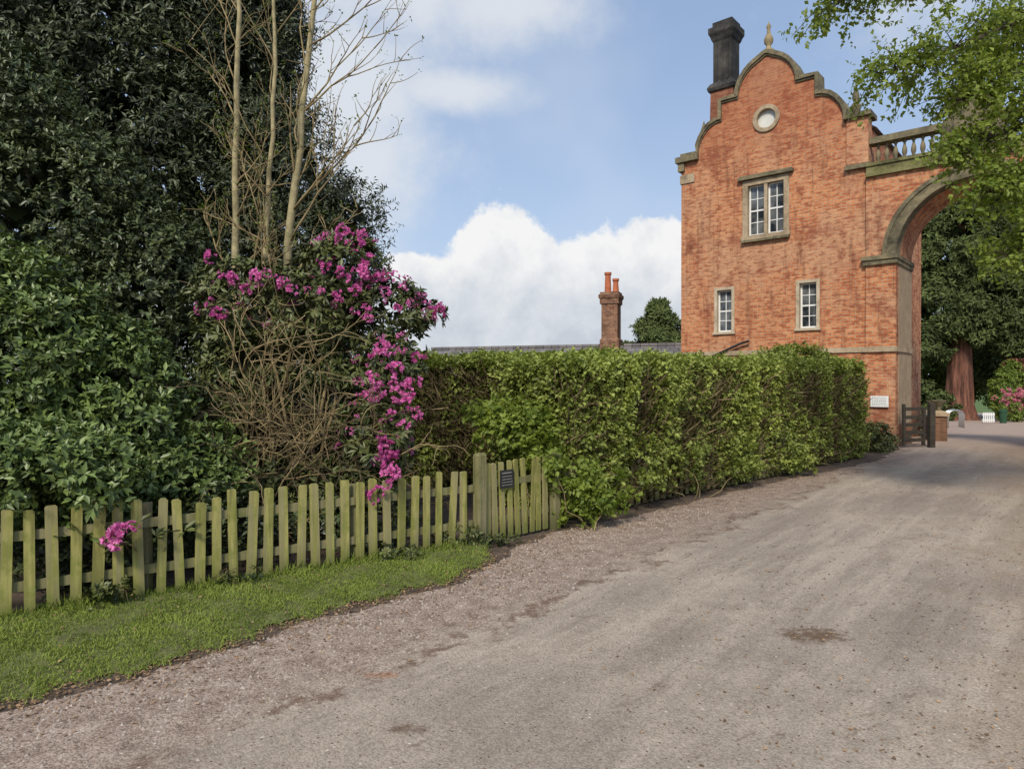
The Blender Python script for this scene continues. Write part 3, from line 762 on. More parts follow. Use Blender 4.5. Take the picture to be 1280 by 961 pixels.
mb = MB(); mb.lathe(7.03, 0, [(.34, 2.2), (.34, 3.25), (.29, 3.32), (.29, 4.5), (.34, 4.55), (.34, 4.7), (.38, 4.76), (.38, 4.86), (.33, 4.9), (.33, 4.96)], square=True); ch = mb.make("chimney", M_BRICK2, rf)
mb = MB(); mb.lathe(6.9, 0.05, [(.13, 4.96), (.12, 5.06), (.10, 5.6), (.13, 5.62), (.13, 5.7), (.08, 5.7)], 16); mb.make("chimney_pot", M_TERRA, ch)
mb = MB(); mb.lathe(7.2, -.02, [(.12, 4.96), (.11, 5.06), (.09, 5.35), (.12, 5.37), (.12, 5.45), (.07, 5.45)], 16); mb.make("chimney_pot", M_TERRA, ch)

# ------------------------------------------------------------------ hedges
def hedge(name, A, B, th, H, n, label, rise=0.0, sgn=1, sparse=1.0):
    A = np.array(A, float); B = np.array(B, float); Lh = np.linalg.norm(B - A); d = (B - A) / Lh; nn = np.array([d[1], -d[0]]) * sgn
    root = empty(name, (float(A[0]), float(A[1]), 0), 0, label=label, category="hedge")
    face = rng.random(n)
    s = rng.uniform(0, Lh, n); h = rng.uniform(0.05, H, n) ; q = np.zeros(n)
    Nn = np.zeros((n, 3))
    fr = face < .62; tp = (face >= .62) & (face < .83); en = (face >= .83) & (face < .95); bk = face >= .95
    q[fr] = 0; Nn[fr, :2] = nn
    q[tp] = -rng.uniform(0, th, tp.sum()); h[tp] = H; Nn[tp, 2] = 1
    q[bk] = -th; Nn[bk, :2] = -nn
    s[en] = np.where(rng.random(en.sum()) < .5, 0, Lh); q[en] = -rng.uniform(0, th, en.sum()); Nn[en, :2] = np.outer(np.where(s[en] > 0, 1, -1), d)
    P = np.zeros((n, 3)); P[:, :2] = np.outer(s, d) + q[:, None] * nn; P[:, 2] = h * (1 + rise * s / Lh)
    wp = P + np.array([A[0], A[1], 0])
    lum = lump(wp * np.array([1, 1, .7]), 2.2); lum2 = lump(wp + 7, 6.0)
    disp = lum * .13 + lum2 * .07 - .06 + rng.normal(size=n) * .045 - .16 * rng.random(n) ** 2
    disp = disp + np.where(fr, -.08 * np.clip((.35 - h) / .35, 0, 1) , 0)
    disp = np.where(tp, disp * .45 + .03 * lump(wp, 1.0) + np.abs(rng.normal(size=n)) * .04, disp)
    keep = rng.random(n) < np.clip(.85 + (lum * .45 + lum2 * .6) * sparse, .08, 1)
    P = P + Nn * disp[:, None]
    P, Nn, lum, lum2, tpk = P[keep], Nn[keep], lum[keep], lum2[keep], tp[keep]
    D = Nn * .8 + UP * .35 + rng.normal(size=P.shape) * .5
    T = .46 + lum * .16 + lum2 * .18 + rng.normal(size=len(P)) * .16 + tpk * .12
    leaf_mesh("foliage", *sprigs(P, D, 5, .10, .066, .042, T, 1.0, .5), L_HEDGE, root)
    k = int(n * .28); s = rng.uniform(0, Lh, k); Pw = np.zeros((k, 3)); Pw[:, :2] = np.outer(s, d) - rng.uniform(.0, .28, k)[:, None] * nn; Pw[:, 2] = rng.uniform(0, H - .25, k)
    Dw = rng.normal(size=(k, 3)) * .6 + UP * .9; Dw[:, :2] += nn * .4
    leaf_mesh("twigs", Pw, Dw, rng.normal(size=(k, 3)), rng.uniform(.15, .45, k), .009, rng.random(k), L_TWIGM, root)
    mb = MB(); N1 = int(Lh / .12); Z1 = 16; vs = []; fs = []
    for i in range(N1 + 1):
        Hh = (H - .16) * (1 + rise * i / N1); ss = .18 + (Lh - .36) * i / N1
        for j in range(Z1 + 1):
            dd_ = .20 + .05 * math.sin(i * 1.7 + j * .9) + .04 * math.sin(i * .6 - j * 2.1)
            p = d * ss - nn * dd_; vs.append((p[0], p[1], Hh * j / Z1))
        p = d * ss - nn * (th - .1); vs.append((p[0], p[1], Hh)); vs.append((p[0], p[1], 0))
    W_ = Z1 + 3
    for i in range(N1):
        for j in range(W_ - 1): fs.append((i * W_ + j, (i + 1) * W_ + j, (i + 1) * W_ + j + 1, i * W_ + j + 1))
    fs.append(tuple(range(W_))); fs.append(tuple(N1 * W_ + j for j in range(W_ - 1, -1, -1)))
    mb.add(vs, fs); mb.make("shade_core", M_HEDGE_SHADE, root)  # solid filler added inside the hedge, coloured dark as its inner shade
    return root
M_HEDGE_SHADE = simple("hedge_shade", (0.03, 0.028, 0.010), (0.09, 0.085, 0.032), 14, 1.0, 0.0, 0.0)
hedge("clipped_hedge", (.72, 8.15), (7.75, 15.0), 1.3, 1.90, 38000, "long clipped hornbeam hedge with fresh light green leaves", .075, sparse=1.15)
hedge("clipped_hedge", (-2.5, 11.5), (1.2, 9.3), 1.0, 1.99, 22000, "clipped hornbeam hedge standing behind the garden gate", sparse=.4)

# ------------------------------------------------------------------ shrubs & trees
def stems_from(mb, base, targets, r0, r1, jitter=.15, n=7, sides=5):
    for t in targets:
        b_ = Vector(base) + Vector((random.gauss(0, .06), random.gauss(0, .06), 0)); t = Vector(t)
        m_ = (b_ + t) / 2 + Vector((random.gauss(0, jitter), random.gauss(0, jitter), random.uniform(0, jitter)))
        pts = []
        for i in range(n):
            s_ = i / (n - 1); p = b_ * (1 - s_) ** 2 + m_ * 2 * s_ * (1 - s_) + t * s_ ** 2
            if 0 < i < n - 1: p += Vector((random.gauss(0, jitter * .18), random.gauss(0, jitter * .18), random.gauss(0, jitter * .18)))
            pts.append(p)
        mb.tube(pts, [r0 + (r1 - r0) * i / (n - 1) for i in range(n)], sides)

def shrub(name, loc, blobs, label, category, mat, per_area, clump_r, per_clump, k, L, W, stem_mat=M_TWIGD, coreL=.2, corev=60, trunk_r=.03, crown="foliage", slen=.08, spread=1., backcull=.6, tree=False, shell=.3):
    root = empty(name, loc, 0, label=label, category=category)
    B = [(b_[0] - loc[0], b_[1] - loc[1], b_[2] - loc[2], *b_[3:]) for b_ in blobs]
    S, D, T = blob_clumps(B, per_area, clump_r, per_clump, shell=shell, backcull=backcull)
    a = sprigs(S, D, k, slen, L, W, T, spread)
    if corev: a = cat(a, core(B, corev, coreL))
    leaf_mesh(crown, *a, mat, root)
    mb = MB()
    stems_from(mb, (0, 0, -.1), [(b_[0], b_[1], b_[2]) for b_ in B], trunk_r, trunk_r * .35, .25)
    mb.make("trunk" if tree else "stems", stem_mat, root, smooth_=True)
    return root

shrub("evergreen_tree", (-6.3, 11.6, 0), [(-7.0, 11.6, 7.6, 2.6, 1.8, 2.6), (-8.6, 11.0, 4.8, 2.2, 1.8, 2.4), (-5.6, 11.6, 5.4, 1.9, 1.6, 2.2), (-5.2, 11.9, 8.6, 1.7, 1.5, 2.2), (-9.5, 11.5, 8.5, 2.4, 1.8, 2.6)],
      "tall dense dark evergreen tree behind the shrubs", "tree", L_DARK, 11, .30, 20, 5, .11, .038, M_DARKBARK, .4, 14, .16, "crown", .12, tree=True)
shrub("evergreen_tree", (-3.9, 11.2, 0), [(-3.9, 11.2, 4.9, 1.0, 1.1, 1.5), (-4.5, 11.3, 6.3, 1.0, 1.0, 1.5), (-3.1, 11.0, 3.7, 1.05, 1.0, .95), (-3.7, 11.3, 2.3, 1.5, 1.1, 1.5), (-4.4, 11.6, 7.6, .8, .9, 1.1), (-2.7, 11.0, 4.4, .5, .6, .5)],
      "dark evergreen tree with drooping feathery edge against the sky", "tree", L_DARK, 12, .34, 22, 5, .09, .03, M_DARKBARK, .35, 16, .12, "crown", .18, tree=True, shell=.4)
shrub("holly_bush", (-5.1, 8.4, 0), [(-5.6, 8.4, 3.4, 1.3, .9, 1.3), (-4.5, 8.5, 2.9, 1.0, .8, 1.0), (-5.4, 8.3, 1.6, 1.5, .9, 1.4), (-6.3, 8.5, 4.8, 1.1, .9, 1.0), (-4.1, 8.8, 1.7, .9, .8, 1.2), (-3.4, 8.9, 1.0, 1.2, .8, 1.0)],
      "glossy dark green holly bush behind the laurel", "bush", L_HOLLY, 20, .2, 18, 6, .07, .032, M_DARKBARK, .28, 30, .06)
shrub("laurel_bush", (-4.2, 6.3, 0), [(-4.5, 6.2, 1.75, .95, .7, .95), (-3.7, 6.3, 1.45, .75, .55, .85), (-5.3, 6.2, 1.6, 1.0, .8, 1.3), (-4.0, 6.0, .85, 1.0, .5, .55), (-3.1, 6.5, .8, .6, .45, .55), (-3.75, 5.15, .95, .75, .36, .30)],
      "full mid-green laurel bush leaning over the picket fence", "bush", L_LAUREL, 42, .16, 15, 6, .074, .035, M_TWIGD, .2, 60, .03, shell=.4)
RL = (-2.2, 7.3, 0)
rb = [(-1.75, 7.3, 2.92, .42, .35, .35), (-2.15, 7.4, 2.48, .60, .4, .42), (-1.38, 7.4, 2.46, .46, .3, .38), (-1.0, 7.5, 2.42, .26, .2, .2), (-1.32, 7.3, 1.80, .36, .32, .42), (-1.42, 7.1, 1.10, .38, .3, .46), (-2.85, 7.4, 2.5, .55, .3, .36), (-2.7, 7.2, .6, .6, .35, .3), (-1.75, 7.1, .55, .55, .35, .36), (-3.0, 7.3, 1.6, .35, .3, .6), (-2.3, 7.8, 1.5, .8, .4, .8), (-1.85, 7.5, 1.95, .4, .3, .45)]
rh = shrub("rhododendron", RL, rb, "large rhododendron bush with magenta flowers and bare tan branches", "bush", L_RHODO, 34, .15, 9, 7, .095, .033, M_TWIG, .14, 26, .03, slen=.03, spread=1.4, backcull=.5, shell=.45)
def grow(mb, p, d, l, r, dep, maxd, wig, up, kids, seg=8):
    pts_ = [p.copy()]; q = p.copy(); dd_ = d.normalized()
    for i in range(seg):
        dd_ = (dd_ + Vector((random.gauss(0, wig), random.gauss(0, wig), up + random.gauss(0, wig)))).normalized()
        q = q + dd_ * l / seg; pts_.append(q.copy())
        if dep < maxd and i >= 1 and random.random() < kids:
            nd_ = (dd_ + Vector((random.gauss(0, .8), random.gauss(0, .5), random.gauss(.0, .6)))).normalized()
            grow(mb, q, nd_, l * random.uniform(.3, .6), r * .55, dep + 1, maxd, wig * 1.15, up, kids, 6)
    mb.tube(pts_, [r * (1 - .75 * i / seg) + .001 for i in range(seg + 1)], 4)
for mt_, nn_ in ((M_TWIG, 27), (M_TWIGD, 12)):
    mb = MB()
    for i in range(nn_):
        a = random.uniform(-1.25, 1.05)
        grow(mb, Vector((random.gauss(-.1, .2), random.uniform(-.4, .1), random.uniform(0, .5))), Vector((math.sin(a), random.uniform(-.35, .1), math.cos(a) + .15)), random.uniform(1.2, 2.1) * (1 - .25 * abs(a)), random.uniform(.010, .018), 0, 2, .17, -.02, .85)
    mb.make("bare_branches", mt_, rh, smooth_=True)
tr = [(-1.71, 6.95, 3.20), (-1.60, 6.95, 3.08), (-1.78, 7.0, 3.15), (-1.71, 6.85, 2.76), (-1.49, 7.0, 2.92), (-1.88, 6.9, 2.84), (-2.48, 6.9, 2.78), (-2.34, 6.9, 2.70), (-2.23, 6.9, 2.62), (-1.50, 6.95, 2.39), (-1.46, 6.95, 2.33), (-1.75, 6.9, 2.54), (-1.30, 7.05, 2.60), (-1.42, 7.1, 2.72), (-.80, 7.4, 2.44), (-.86, 7.4, 2.38), (-1.0, 7.2, 1.92), (-1.26, 6.95, 2.01), (-1.18, 6.9, 1.8), (-1.05, 6.95, 1.68), (-1.14, 6.9, 1.58), (-1.02, 6.9, 1.48), (-1.22, 6.85, 1.36), (-1.10, 6.85, 1.24), (-1.25, 6.8, 1.02), (-1.34, 6.75, .90), (-1.13, 6.3, .83), (-1.15, 6.28, .73), (-1.27, 6.28, .64), (-3.2, 7.2, 3.0), (-3.09, 7.0, 2.48), (-3.0, 6.95, 2.35), (-2.6, 7.0, 2.75), (-1.62, 6.95, 2.62), (-1.55, 6.95, 2.8), (-1.2, 7.1, 2.45), (-1.4, 6.9, 1.95), (-2.75, 7.0, 2.6), (-1.95, 6.9, 2.6), (-2.9, 7.0, 2.7)]
for i in range(9): tr.append((random.gauss(-1.2, .15), random.uniform(6.8, 7.05), random.uniform(.85, 2.05)))
NB = len(tr)
for i in range(120):
    b_ = random.choice(rb[:7]); a = random.uniform(0, 6.28); e = random.uniform(-.5, 1.2)
    tr.append((b_[0] + b_[3] * math.cos(a) * math.cos(e), b_[1] - b_[4] * abs(math.sin(a)) * .9, b_[2] + b_[5] * math.sin(e)))
def trusses(lst, loc, nbig, r=.068):
    Ps = []; Ds = []; Ts = []; Ls = []
    for i, t in enumerate(lst):
        big = i < nbig
        rr = r * (random.uniform(.5, 1.2) if big else random.uniform(.3, .75)); n = 120 if big else 50
        nf = 11; fc = norm(rng.normal(size=(nf, 3)) + np.array([0, -.5, .4])) * rr * rng.uniform(.6, 1.3, (nf, 1))
        fi = rng.integers(0, nf, n); fd = norm(fc[fi])
        R = rng.normal(size=(n, 3)); pp = norm(R - fd * np.sum(R * fd, 1, keepdims=True))
        Ps.append(np.array(t) - np.array(loc) + fc[fi]); Ds.append(fd * .7 + pp); Ls.append(np.full(n, rr * .6)); Ts.append(rng.random(n) * .5 + .25 + random.uniform(-.25, .25))
    P = np.concatenate(Ps); return P, np.concatenate(Ds), rng.normal(size=P.shape), np.concatenate(Ls), np.concatenate(Ls) * .75, np.concatenate(Ts)
leaf_mesh("blossoms", *trusses(tr, RL, NB), L_PETAL, rh)
RS = (-3.0, 5.45, 0)
r2 = empty("rhododendron", RS, 0, label="low rhododendron sprig with one magenta bloom poking through fence", category="bush")
leaf_mesh("blossoms", *trusses([(-2.88, 5.02, .56), (-2.93, 5.03, .52), (-2.83, 5.05, .60)], RS, 3, r=.065), L_PETAL, r2)
mb = MB(); stems_from(mb, (0, 0, 0), [(.12, -.4, .5), (.0, -.2, .45), (.3, -.15, .4)], .01, .005, .08); mb.make("stems", M_TWIG, r2)
S = np.array([(-2.9, 5.08, .5), (-2.98, 5.1, .45), (-2.75, 5.25, .48), (-2.8, 5.1, .62), (-2.6, 5.4, .5), (-3.1, 5.2, .3)]) - np.array(RS)
leaf_mesh("foliage", *sprigs(S, np.tile(np.array([[0, -.5, .8]]), (6, 1)), 9, .03, .1, .034, np.full(6, .5), 1.3), L_RHODO, r2)
def weed(name, c, r, mat, n, L, label, cat_="plant"):
    shrub(name, (c[0], c[1], 0), [(c[0], c[1], c[2], *r)], label, cat_, mat, n, .07, 7, 5, L, L * .55, M_TWIGD, .06, 60, .006, slen=.03, backcull=.1)
weed("ivy_plant", (-2.95, 5.0, .08), (.16, .1, .12), L_RHODO, 70, .05, "ivy growing through the foot of the picket fence")
weed("ivy_plant", (-2.2, 5.55, .05), (.15, .08, .08), L_RHODO, 70, .045, "ivy growing through the foot of the picket fence")
weed("ivy_plant", (-1.1, 6.35, .06), (.25, .1, .10), L_RHODO, 70, .045, "ivy growing through the foot of the picket fence")
weed("ivy_plant", (-.6, 6.85, .12), (.3, .1, .16), L_RHODO, 70, .045, "ivy growing through the foot of the picket fence")
weed("ivy_plant", (-.1, 6.95, .04), (.2, .08, .06), L_RHODO, 60, .04, "ivy growing under the garden gate")
shrub("undergrowth_bush", (-2.6, 6.0, 0), [(-2.6, 6.2, .35, .7, .3, .35), (-1.6, 6.8, .3, .7, .3, .32), (-3.6, 5.5, .3, .7, .3, .3)], "shaded leafy undergrowth behind the picket fence", "bush", L_HOLLY, 40, .12, 8, 5, .07, .035, M_TWIGD, .12, 30, .01, backcull=.3, shell=.6)
shrub("hornbeam_shoots", (.2, 8.3, 0), [(.05, 8.35, 1.1, .45, .25, .28), (-.25, 8.6, 1.25, .35, .25, .2), (.35, 8.0, .85, .25, .2, .3)], "bright light green hornbeam shoots leaning over the gate", "bush", L_BEECH, 30, .13, 9, 5, .075, .05, M_TWIG, .12, 14, .008, backcull=.2, shell=.6)
shrub("hornbeam_shoots", (.9, 7.75, 0), [(.72, 7.75, .45, .3, .2, .38), (1.1, 7.85, .4, .45, .2, .26), (.45, 7.75, .75, .2, .15, .2)], "bright green hornbeam shoots spilling from hedge foot over drive", "bush", L_BEECH, 38, .12, 9, 5, .07, .046, M_TWIG, .12, 14, .008, backcull=.2, shell=.6)
shrub("hornbeam_shoots", (2.6, 9.6, 0), [(2.3, 9.5, .5, .6, .2, .36), (3.4, 10.6, .5, .6, .22, .35), (1.6, 8.85, .6, .4, .2, .4), (4.9, 12.0, .45, .7, .22, .35)], "leafy bulge at the foot of the clipped hedge", "bush", L_HEDGE, 26, .13, 9, 5, .065, .044, M_TWIG, .12, 10, .008, backcull=.2, shell=.6)
shrub("hornbeam_shoots", (6.4, 14.6, 0), [(5.9, 14.2, 2.08, .8, .5, .26), (6.9, 15.2, 2.0, .5, .4, .2)], "taller leafy shoots on top of the hedge by the gatehouse", "bush", L_HEDGE, 34, .14, 9, 5, .07, .045, M_TWIG, .12, 14, .015, backcull=.2, shell=.6)
shrub("pier_bush", (8.8, 16.3, 0), [(8.55, 16.1, .3, .45, .3, .35), (9.1, 16.6, .18, .35, .2, .22)], "low dark green bush at the foot of the brick pier", "bush", L_RHODO, 40, .1, 9, 5, .07, .04, M_TWIGD, .12, 40, .01, backcull=.2)

def bare_tree(loc, pts, r0, seed, label, nb=16, lean=.0):
    random.seed(seed)
    root = empty("bare_tree", loc, 0, label=label, category="tree")
    mb = MB(); P_ = [Vector(p) for p in pts]
    fine = []
    for i in range(len(P_) - 1):
        for k in range(4): fine.append(P_[i].lerp(P_[i + 1], k / 4) + Vector((random.gauss(0, .014), random.gauss(0, .014), 0)))
    fine.append(P_[-1]); n = len(fine)
    rad = [r0 * (1 - .72 * i / (n - 1)) for i in range(n)]
    mb.tube(fine, rad, 10)
    mb.make("trunk", M_BARK, root, smooth_=True)
    mb = MB(); tips = []
    def br(p, d, l, r, dep):
        pts_ = [p]; q = p.copy(); dd_ = d.copy(); seg = 6
        for i in range(seg):
            dd_ = (dd_ + Vector((random.gauss(0, .13), random.gauss(0, .13), .05 + random.gauss(0, .09)))).normalized()
            q = q + dd_ * l / seg; pts_.append(q.copy())
            if dep < 2 and i >= 1 and random.random() < .75:
                nd_ = (dd_ + Vector((random.gauss(0, .6), random.gauss(0, .4), random.gauss(.1, .4)))).normalized()
                br(q.copy(), nd_, l * random.uniform(.3, .55), r * .5, dep + 1)
        mb.tube(pts_, [r * (1 - .8 * i / seg) + .0014 for i in range(seg + 1)], 4)
        tips.append(q.copy())
    for i in range(nb):
        k = min(n - 1, int(n * (.30 + .70 * (i + random.random()) / nb))); a = random.choice([-1, 1]) * random.uniform(.5, 1)
        d = Vector((a * .7 + lean, random.gauss(0, .4), random.uniform(.5, 1.3))).normalized()
        br(fine[k].copy(), d, random.uniform(.7, 1.7), rad[k] * .34, 0)
    mb.make("branches", M_TWIG, root, smooth_=True)
    S = np.array([tuple(t) for t in tips]); S = S + rng.normal(size=S.shape) * .02
    leaf_mesh("young_leaves", *sprigs(S, np.tile(UP, (len(S), 1)) + rng.normal(size=S.shape) * .5, 3, .05, .035, .02, np.full(len(S), .5)), L_FRESH, root)
    return root
bare_tree((-3.25, 8.0, 0), [(0, 0, -.1), (.02, 0, 1.5), (.03, 0, 2.9), (.0, 0, 4.3), (.07, 0, 6.0), (.02, 0, 7.6)], .062, 3, "slender pale-barked tree with bare spring branches", 12)
bare_tree((-2.98, 8.1, 0), [(0, 0, -.1), (.0, 0, 1.5), (.02, 0, 2.8), (.10, 0, 4.2), (.16, 0, 5.8), (.2, 0, 7.4)], .05, 5, "thin pale tree stem with twiggy bare branches", 12)
bare_tree((-2.68, 7.95, 0), [(0, 0, -.1), (.0, 0, 1.4), (.06, 0, 2.9), (.2, 0, 4.4), (.36, 0, 6.0), (.5, 0, 7.6)], .07, 9, "leaning pale-barked tree with twigs spreading against sky", 24, .42)
random.seed(21)

def conifer(loc, h, r, label, seed, n=900):
    root = empty("conifer_tree", loc, 0, label=label, category="tree")
    t = rng.random(n) ** .8; z = h * (.12 + .88 * t); a = rng.uniform(0, 6.28, n)
    rad = r * (1 - t) ** .75 * (.4 + .65 * rng.random(n)) * (1 + .35 * np.sin(t * 26 + seed + a * 2)) + .08
    P = np.stack([np.cos(a) * rad, np.sin(a) * rad, z], 1); D = np.stack([np.cos(a), np.sin(a), np.full(n, .1)], 1)
    leaf_mesh("crown", *sprigs(P, D, 7, .3, .34, .11, .35 + rng.random(n) * .35), L_CONIFER, root)
    mb = MB(); mb.tube([(0, 0, -.3), (0, 0, h * .5), (0, 0, h * .97)], [r * .12, r * .07, .02], 8); mb.make("trunk", M_DARKBARK, root)
conifer((9.7, 45, -.9), 7.8, 2.9, "distant broad dark conifer behind the slate roof", 1, 2000)
conifer((7.9, 46, -.9), 5.0, 1.4, "small distant conifer behind the slate roof", 2)
conifer((11.4, 47, -1.0), 5.6, 1.6, "small distant conifer behind the slate roof", 4)

def ez(y): return terrain(y)
def redtrunk(loc):
    root = empty("redwood_tree", loc, 0, label="huge red-barked redwood tree with dark hanging foliage", category="tree")
    mb = MB(); vs = []; fs = []; NN = 28
    prof_ = [(-.3, 1.35), (.3, 1.0), (1.0, .82), (2.5, .72), (4.5, .64), (7, .55), (15, .2)]
    for (z, r) in prof_:
        for i in range(NN):
            a = 2 * math.pi * i / NN; rr = r * (1 + .10 * math.sin(a * 7 + z * .4) * (1 if z < 5 else .4) + .05 * math.sin(a * 13 + 1))
            vs.append((math.cos(a) * rr, math.sin(a) * rr, z))
    for j in range(len(prof_) - 1):
        for i in range(NN): fs.append((j * NN + i, j * NN + (i + 1) % NN, (j + 1) * NN + (i + 1) % NN, (j + 1) * NN + i))
    mb.add(vs, fs); mb.make("trunk", M_REDBARK, root, smooth_=True)
    B = [(-1.5, 0, 7.5, 2.6, 2.0, 2.2), (1.8, 0, 7.8, 3.0, 2.0, 2.6), (0, 0, 12.5, 3.8, 2.5, 4.2), (-2.5, .5, 10, 2, 1.6, 3), (3.4, 0, 6.0, 1.6, 1.6, 1.8), (-2.4, 0, 5.2, 1.3, 1.2, 1.6), (.2, -1.2, 6.2, 1.6, .8, 1.2)]
    S, D, T = blob_clumps(B, 1.8, .6, 20, backcull=.6)
    D = D * np.array([1, 1, .3]) - UP * .2
    leaf_mesh("crown", *cat(sprigs(S, D, 5, .35, .34, .10, T), core(B, 2, 1.0)), L_CONIFER, root)
redtrunk((29.6, 45, ez(45)))
def fartree(loc, blobs, label, mat=L_CONIFER, name="woodland_tree", L=.30, W=.13, cr=.55, pa=2.0):
    wt = name == "woodland_tree"
    shrub(name, loc, [(b_[0] + loc[0], b_[1] + loc[1], b_[2] + loc[2], *b_[3:]) for b_ in blobs], label, "tree" if wt else "shrub", mat, pa, cr, 18, 5, L, W, M_DARKBARK, 1.0 if wt else .3, 2 if wt else 12, .25 if wt else .04, "crown" if wt else "foliage", .3 if wt else .1, tree=wt)
fartree((26.5, 50, ez(50)), [(0, 0, 5, 2.6, 2, 3.5), (.5, 0, 10.5, 3, 2, 4.5), (-2, 0, 8, 2.5, 2, 4)], "tall dark conifer seen through the arch")
fartree((36.5, 50, ez(50)), [(0, 0, 6, 3.2, 2, 4.2), (.5, 0, 12, 4, 2, 5), (4, 0, 7, 3, 2, 5)], "tall dark evergreen tree beyond the drive")
fartree((33, 58, ez(58)), [(0, 0, 4, 4, 2, 3), (3.6, 0, 4.6, 3.5, 2, 3.5), (-4, 0, 4, 3.5, 2, 3.5), (9, 0, 5, 4, 2, 4), (14, 0, 6, 4, 2, 5)], "broad green tree closing the view beyond drive", L_FRESH)
sk = dict(L=.14, W=.08, cr=.22, pa=9)
fartree((31.3, 43, ez(43)), [(0, 0, 1.5, .8, .8, 1.6), (.3, 0, 2.9, .6, .6, .8)], "fresh green shrub beside the redwood", L_FRESH, "shrub", **sk)
fartree((32.8, 43.5, ez(43)), [(0, 0, 3.0, 1.2, .8, 1.0), (.8, 0, 1.9, 1.0, .8, .8)], "copper-leaved shrub with reddish spring growth", L_COPPER, "shrub", **sk)
fartree((33.4, 41, ez(41)), [(0, 0, .5, 1.6, .7, .7), (1.8, 0, .5, 1.4, .7, .8)], "rounded low green shrub by the drive", L_FRESH, "shrub", **sk)
fartree((27.2, 43, ez(43)), [(0, 0, .8, .9, .8, 1.0), (-1.5, .5, 1.2, 1.0, .8, 1.4)], "low green shrub under the conifers", L_CONIFER, "shrub", **sk)
az_ = empty("azalea_bush", (29.6, 40, ez(40)), 0, label="azalea bush covered in soft pink flowers", category="bush")
leaf_mesh("blossoms", *trusses([(random.gauss(0, .4), random.gauss(0, .2), random.uniform(.6, 1.9)) for _ in range(50)], (0, 0, 0), 50, r=.17), L_PINK, az_)
S, D, T = blob_clumps([(0, 0, .9, .6, .4, 1.0)], 14, .15, 8); leaf_mesh("foliage", *sprigs(S, D, 5, .08, .12, .07, T), L_FRESH, az_)
mb = MB(); stems_from(mb, (0, 0, 0), [(.2, 0, .9), (-.3, 0, .8), (0, 0, 1.2)], .03, .01); mb.make("stems", M_TWIGD, az_)
WG = empty("white_gate", (26.0, 37.5, ez(37.5)), 0, label="small white-painted picket gate beside the drive", category="gate")
mb = MB()
for i in range(6): mb.box(i * .11, i * .11 + .06, 0, .03, .05, .6)
mb.make("pickets", M_WHITE, WG)
for z in (.15, .45): MB().box(-.03, .66, .032, .06, z, z + .07).make("rail", M_WHITE, WG)
BN = empty("litter_bin", (27.1, 37.5, ez(37.5)), 0, label="dark green litter bin beside the white gate", category="bin")
mb = MB(); mb.lathe(0, 0, [(.16, 0), (.18, .6), (.2, .62), (.2, .7), (.1, .78)], 12); mb.make("drum", simple("bin_green", (.02, .06, .03), (.03, .08, .04), 4, .5, 0), BN)
first = None
for i in range(5):
    if first is None:
        r = empty("cycle_hoop", (19.6, 30.0, ez(30)), 0, label="galvanised steel cycle parking hoop on gravel", category="cycle stand", group="cycle stands by the drive")
        mb = MB(); mb.tube([(-.35 + 0, 0, 0), (-.35, 0, .55)] + [(-.35 * math.cos(t), 0, .55 + .25 * math.sin(t)) for t in np.linspace(.3, math.pi - .3, 7)] + [(.35, 0, .55), (.35, 0, 0)], [.025] * 11, 8)
        hp = mb.make("hoop", M_METAL, r, smooth_=True); first = (r, hp)
    else:
        r = first[0].copy(); r.location = (19.6 + .55 * i * .5, 30.0 + .5 * i, ez(30.0 + .5 * i)); COL.objects.link(r)
        h = first[1].copy(); h.parent = r; COL.objects.link(h)
BW = empty("garden_wall", (12.3, 19.7, 0), math.radians(60), label="low brick garden wall with stone coping", category="wall")
mb = MB(); mb.box(0, 5, -.13, .13, -.6, .45); mb.make("brickwork", M_BRICK2, BW)
mb = MB(); mb.box(-.02, 5.02, -.17, .17, .45, .53); mb.make("coping", M_STONE, BW)
for k_, (x, y) in enumerate(((12.3, 19.6), (14.9, 24.1))):
    PP = empty("brick_pier", (x, y, ez(y)), math.radians(-20), label="short square brick garden pier with stone cap", category="pier")
    mb = MB(); mb.lathe(0, 0, [(.18, -.4), (.18, .72)], square=True); mb.make("shaft", M_BRICK2, PP)
    mb = MB(); mb.lathe(0, 0, [(.23, .72), (.23, .80), (.1, .88)], square=True); mb.make("cap", M_STONE, PP)
    U = empty("stone_urn", (x, y, ez(y) + .88), 0, label="small stone urn standing on a brick pier", category="urn")
    mb = MB(); mb.lathe(0, 0, [(.1, 0), (.05, .06), (.1, .14), (.17, .25), (.2, .3), (.16, .3)], 14); mb.make("bowl", M_STONED, U, smooth_=True)
fartree((16.5, 28.5, ez(28)), [(0, 0, .5, .9, .7, .7), (-1.4, -1.5, .5, .8, .7, .6)], "clipped green shrub behind the garden wall", L_CONIFER, "shrub", **sk)

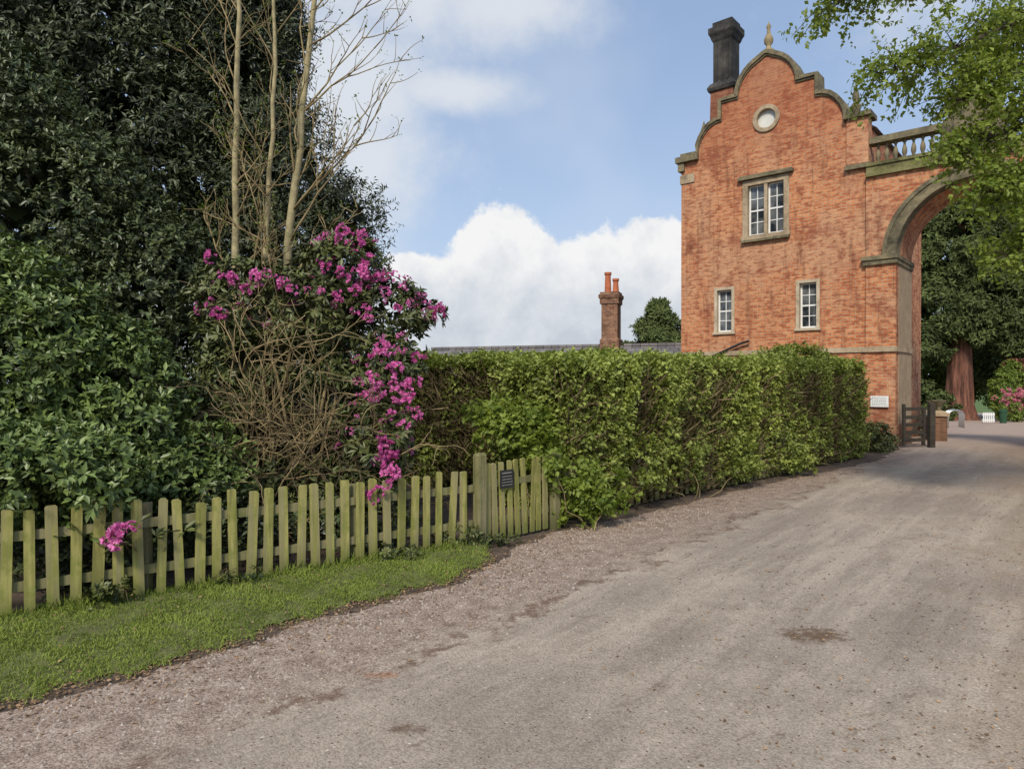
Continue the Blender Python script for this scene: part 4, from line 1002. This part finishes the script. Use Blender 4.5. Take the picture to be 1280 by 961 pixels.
# ------------------------------------------------------------------ overhanging beech
OT = (10.6, 8.8, 0)
ot = empty("beech_tree", OT, 0, label="beech tree with fresh light green leaves overhanging the drive", category="tree")
mains = [[(10.6, 8.8, 5.5), (8.5, 8.6, 7.0), (6.0, 8.3, 7.0), (4.5, 8.1, 6.5), (3.75, 8.0, 6.1)],
         [(10.6, 8.8, 5.0), (8.5, 8.5, 6.4), (6.6, 8.1, 6.2), (5.2, 8.0, 5.6), (4.3, 7.9, 5.25)],
         [(10.6, 8.8, 4.8), (8.8, 8.4, 5.9), (7.0, 8.1, 5.7), (6.0, 8.0, 5.3), (5.25, 7.9, 4.95)],
         [(10.6, 8.8, 4.5), (8.8, 8.4, 5.3), (7.2, 8.1, 5.1), (6.0, 8.0, 4.7), (5.25, 7.9, 4.4)],
         [(10.6, 8.8, 4.0), (8.8, 8.3, 4.8), (7.2, 8.0, 4.5), (6.1, 7.9, 4.1), (5.35, 7.8, 3.80)],
         [(10.6, 8.8, 3.4), (9.0, 8.4, 4.1), (7.6, 8.1, 3.9), (6.5, 8.0, 3.5), (5.75, 7.9, 3.15)],
         [(10.6, 8.8, 6.0), (8.5, 8.9, 7.2), (7.0, 8.8, 6.6), (6.3, 8.8, 6.0), (5.9, 8.8, 5.5)],
         [(10.6, 8.8, 3.6), (8.6, 8.2, 4.4), (7.0, 7.9, 4.2), (6.3, 7.8, 3.8), (5.9, 7.7, 3.4)]]
mb = MB(); mb.tube([(0, 0, -.2), (0, 0, 1), (.05, 0, 4), (0, .1, 8)], [.4, .32, .26, .12], 12)
tb = mb.make("trunk", M_DARKBARK, ot, smooth_=True)
mb = MB(); SP = []; SD = []
for bi, br in enumerate(mains):
    loc = [Vector(p) - Vector(OT) for p in br]
    fine = []
    for i in range(len(loc) - 1):
        for k in range(6): fine.append(loc[i].lerp(loc[i + 1], k / 6))
    fine.append(loc[-1]); n = len(fine)
    mb.tube(fine, [.045 * (1 - i / n) + .004 for i in range(n)], 6)
    for i in range(7, n):
        for _ in range(6):
            d = Vector((random.gauss(-.35, .6), random.gauss(0, .6), random.gauss(-.1, .5))).normalized()
            l = random.uniform(.3, .95) * (1.0 - .5 * (i / n) ** 3)
            if bi >= 4: l *= .75
            e = fine[i] + d * l + Vector((0, 0, -l * .15)); mid = fine[i].lerp(e, .5) + Vector((random.gauss(0, .05), 0, .06))
            mb.tube([fine[i], mid, e], [.008, .005, .002], 4)
            m_ = int(6 + l * 13)
            for q in range(m_):
                t = random.uniform(.25, 1.05); p = fine[i].lerp(mid, t * 2) if t < .5 else mid.lerp(e, t * 2 - 1)
                SP.append(p + Vector((random.gauss(0, .06), random.gauss(0, .06), random.gauss(0, .05)))); SD.append(d + Vector((random.gauss(0, .5), random.gauss(0, .5), random.gauss(-.1, .3))))
mb.make("branches", M_DARKBARK, ot, smooth_=True)
SP = np.array([tuple(p) for p in SP]); SD = np.array([tuple(p) for p in SD])
P, D, N, L, W, T = sprigs(SP, SD, 4, .10, .066, .042, .42 + rng.normal(size=len(SP)) * .2, 1.0, 1.2)
leaf_mesh("crown", P, D, N, L, W, T, L_BEECH, ot)

# ------------------------------------------------------------------ camera
cam = bpy.data.cameras.new("camera"); cam.lens = 36 * 850 / 1280; cam.sensor_width = 36; cam.clip_end = 3000; cam.clip_start = .05
co_ = bpy.data.objects.new("camera", cam); co_.location = (0, 0, 1.7); co_.rotation_euler = (math.radians(89.63), 0, 0)
COL.objects.link(co_); scene.camera = co_
scene.view_settings.view_transform = 'Standard'; scene.view_settings.look = 'None'; scene.view_settings.exposure = 0
